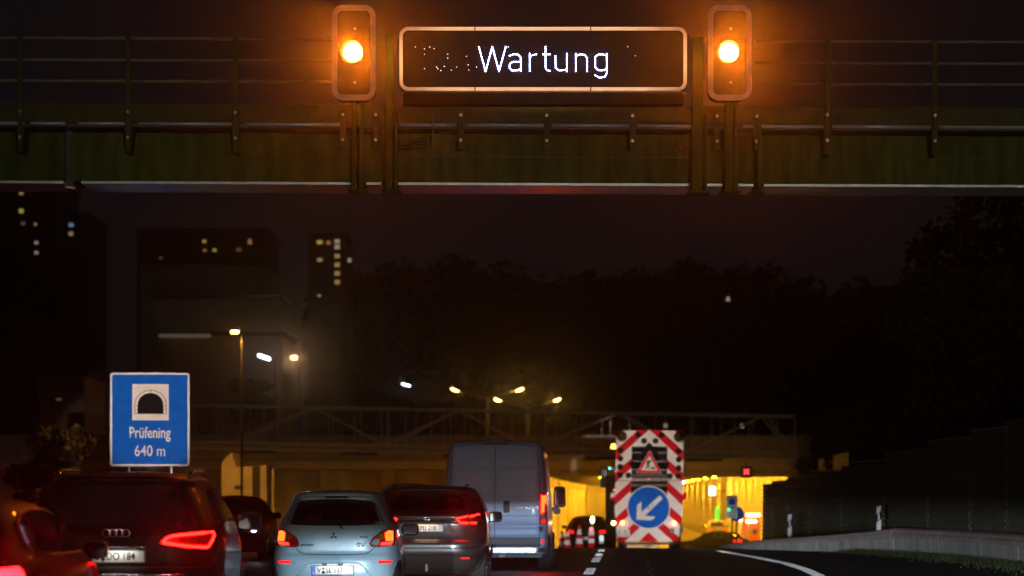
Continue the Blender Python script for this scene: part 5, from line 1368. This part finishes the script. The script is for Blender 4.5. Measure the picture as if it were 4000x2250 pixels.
q = P(200, 1650, 118); tree(q.x, 118, -1, 5.4, 2.3, 16, 'dark roadside tree at far left behind the red car', 5000, .13, None, 'leaf_dark')
# wooded slope on the horizon
rg = np.random.default_rng(3); blobs = []
sil = [(1330,1110),(1400,1010),(1480,960),(1600,970),(1720,985),(1850,1010),(2000,1000),(2150,1040),(2300,1030),(2450,1050),(2600,1000),(2800,1010),(3000,1030),(3150,1060),(3300,1090),(3500,1060),(3700,960),(4050,950)]
for k in range(150):
    px = rg.uniform(1300, 4100); py = float(np.interp(px, [s_[0] for s_ in sil], [s_[1] for s_ in sil])); Y = rg.uniform(405, 445)
    top = P(px, py, Y); r_ = rg.uniform(3.4, 6.0)
    zc_ = top.z - r_*1.1 - (rg.uniform(0, 1)**1.5)*(top.z-10)*.85
    blobs.append((top.x, Y, max(6, zc_), r_, r_, r_*1.1))
wd = raw(leaves(42000, blobs, .75, 5, 4.7), 'wood', M['leaf_dark']); tag(wd, 'dark wooded slope on the horizon above the tunnel', 'wood', kind='stuff')
# slope body under the wood so that it reads as one mass
hb = MB(); xs_ = list(range(1250, 4400, 60)); vs = []
for px in xs_:
    py = float(np.interp(px, [s_[0] for s_ in sil], [s_[1] for s_ in sil])) + 45; p = P(px, py, 455)
    vs += [(p.x,450,4.6),(p.x,470,p.z)]
hb.add(vs, [(2*i,2*i+2,2*i+3,2*i+1) for i in range(len(xs_)-1)])
tag(hb.build('hillside', M['soil']), kind='structure')
# grass along the foot of the barrier
gr = MB(); rg = np.random.default_rng(9)
for k in range(9000):
    Y = rg.uniform(48, 72); x = fbx(Y) - rg.exponential(.28) - .02
    if x < fbx(Y) - 1.5: continue
    h_ = rg.uniform(.04, .16)*(1 - (fbx(Y)-x)/2.2); a = rg.uniform(0, 6.28); w_ = .012
    ln = rg.normal(0, .03, 2); k0 = len(gr.v)
    gr.v += [(x-w_*math.cos(a),Y-w_*math.sin(a),0),(x+w_*math.cos(a),Y+w_*math.sin(a),0),(x+ln[0],Y+ln[1],h_)]; gr.f.append((k0,k0+1,k0+2))
tag(raw(gr, 'grass', M['grass']), 'thin dark grass along the foot of the concrete barrier', 'grass', kind='stuff')
vg = MB(); 
vg.add([(fbx(Y)-dx, Y, .004) for Y in np.arange(46, 74, 1.0) for dx in (1.25+.25*math.sin(Y*1.3), -.05)], [(2*i,2*i+1,2*i+3,2*i+2) for i in range(27)])
tag(vg.build('verge', M['soil']), kind='structure')

# ================================================================== HAZE, added to imitate lens bloom around the lamps
hz = MB().box(-190,190,-30,490,-9,70)
hm = bpy.data.materials.new('bloom_haze'); hm.use_nodes = True; n_ = hm.node_tree.nodes; n_.clear()
ho = n_.new('ShaderNodeOutputMaterial'); pv = n_.new('ShaderNodeVolumePrincipled')
pv.inputs['Color'].default_value = (.9,.9,.92,1); pv.inputs['Density'].default_value = .0008; pv.inputs['Anisotropy'].default_value = .974
hm.node_tree.links.new(pv.outputs[0], ho.inputs['Volume'])
hob = hz.build('haze', hm); tag(hob, 'thin night haze in the air', 'haze', kind='stuff')
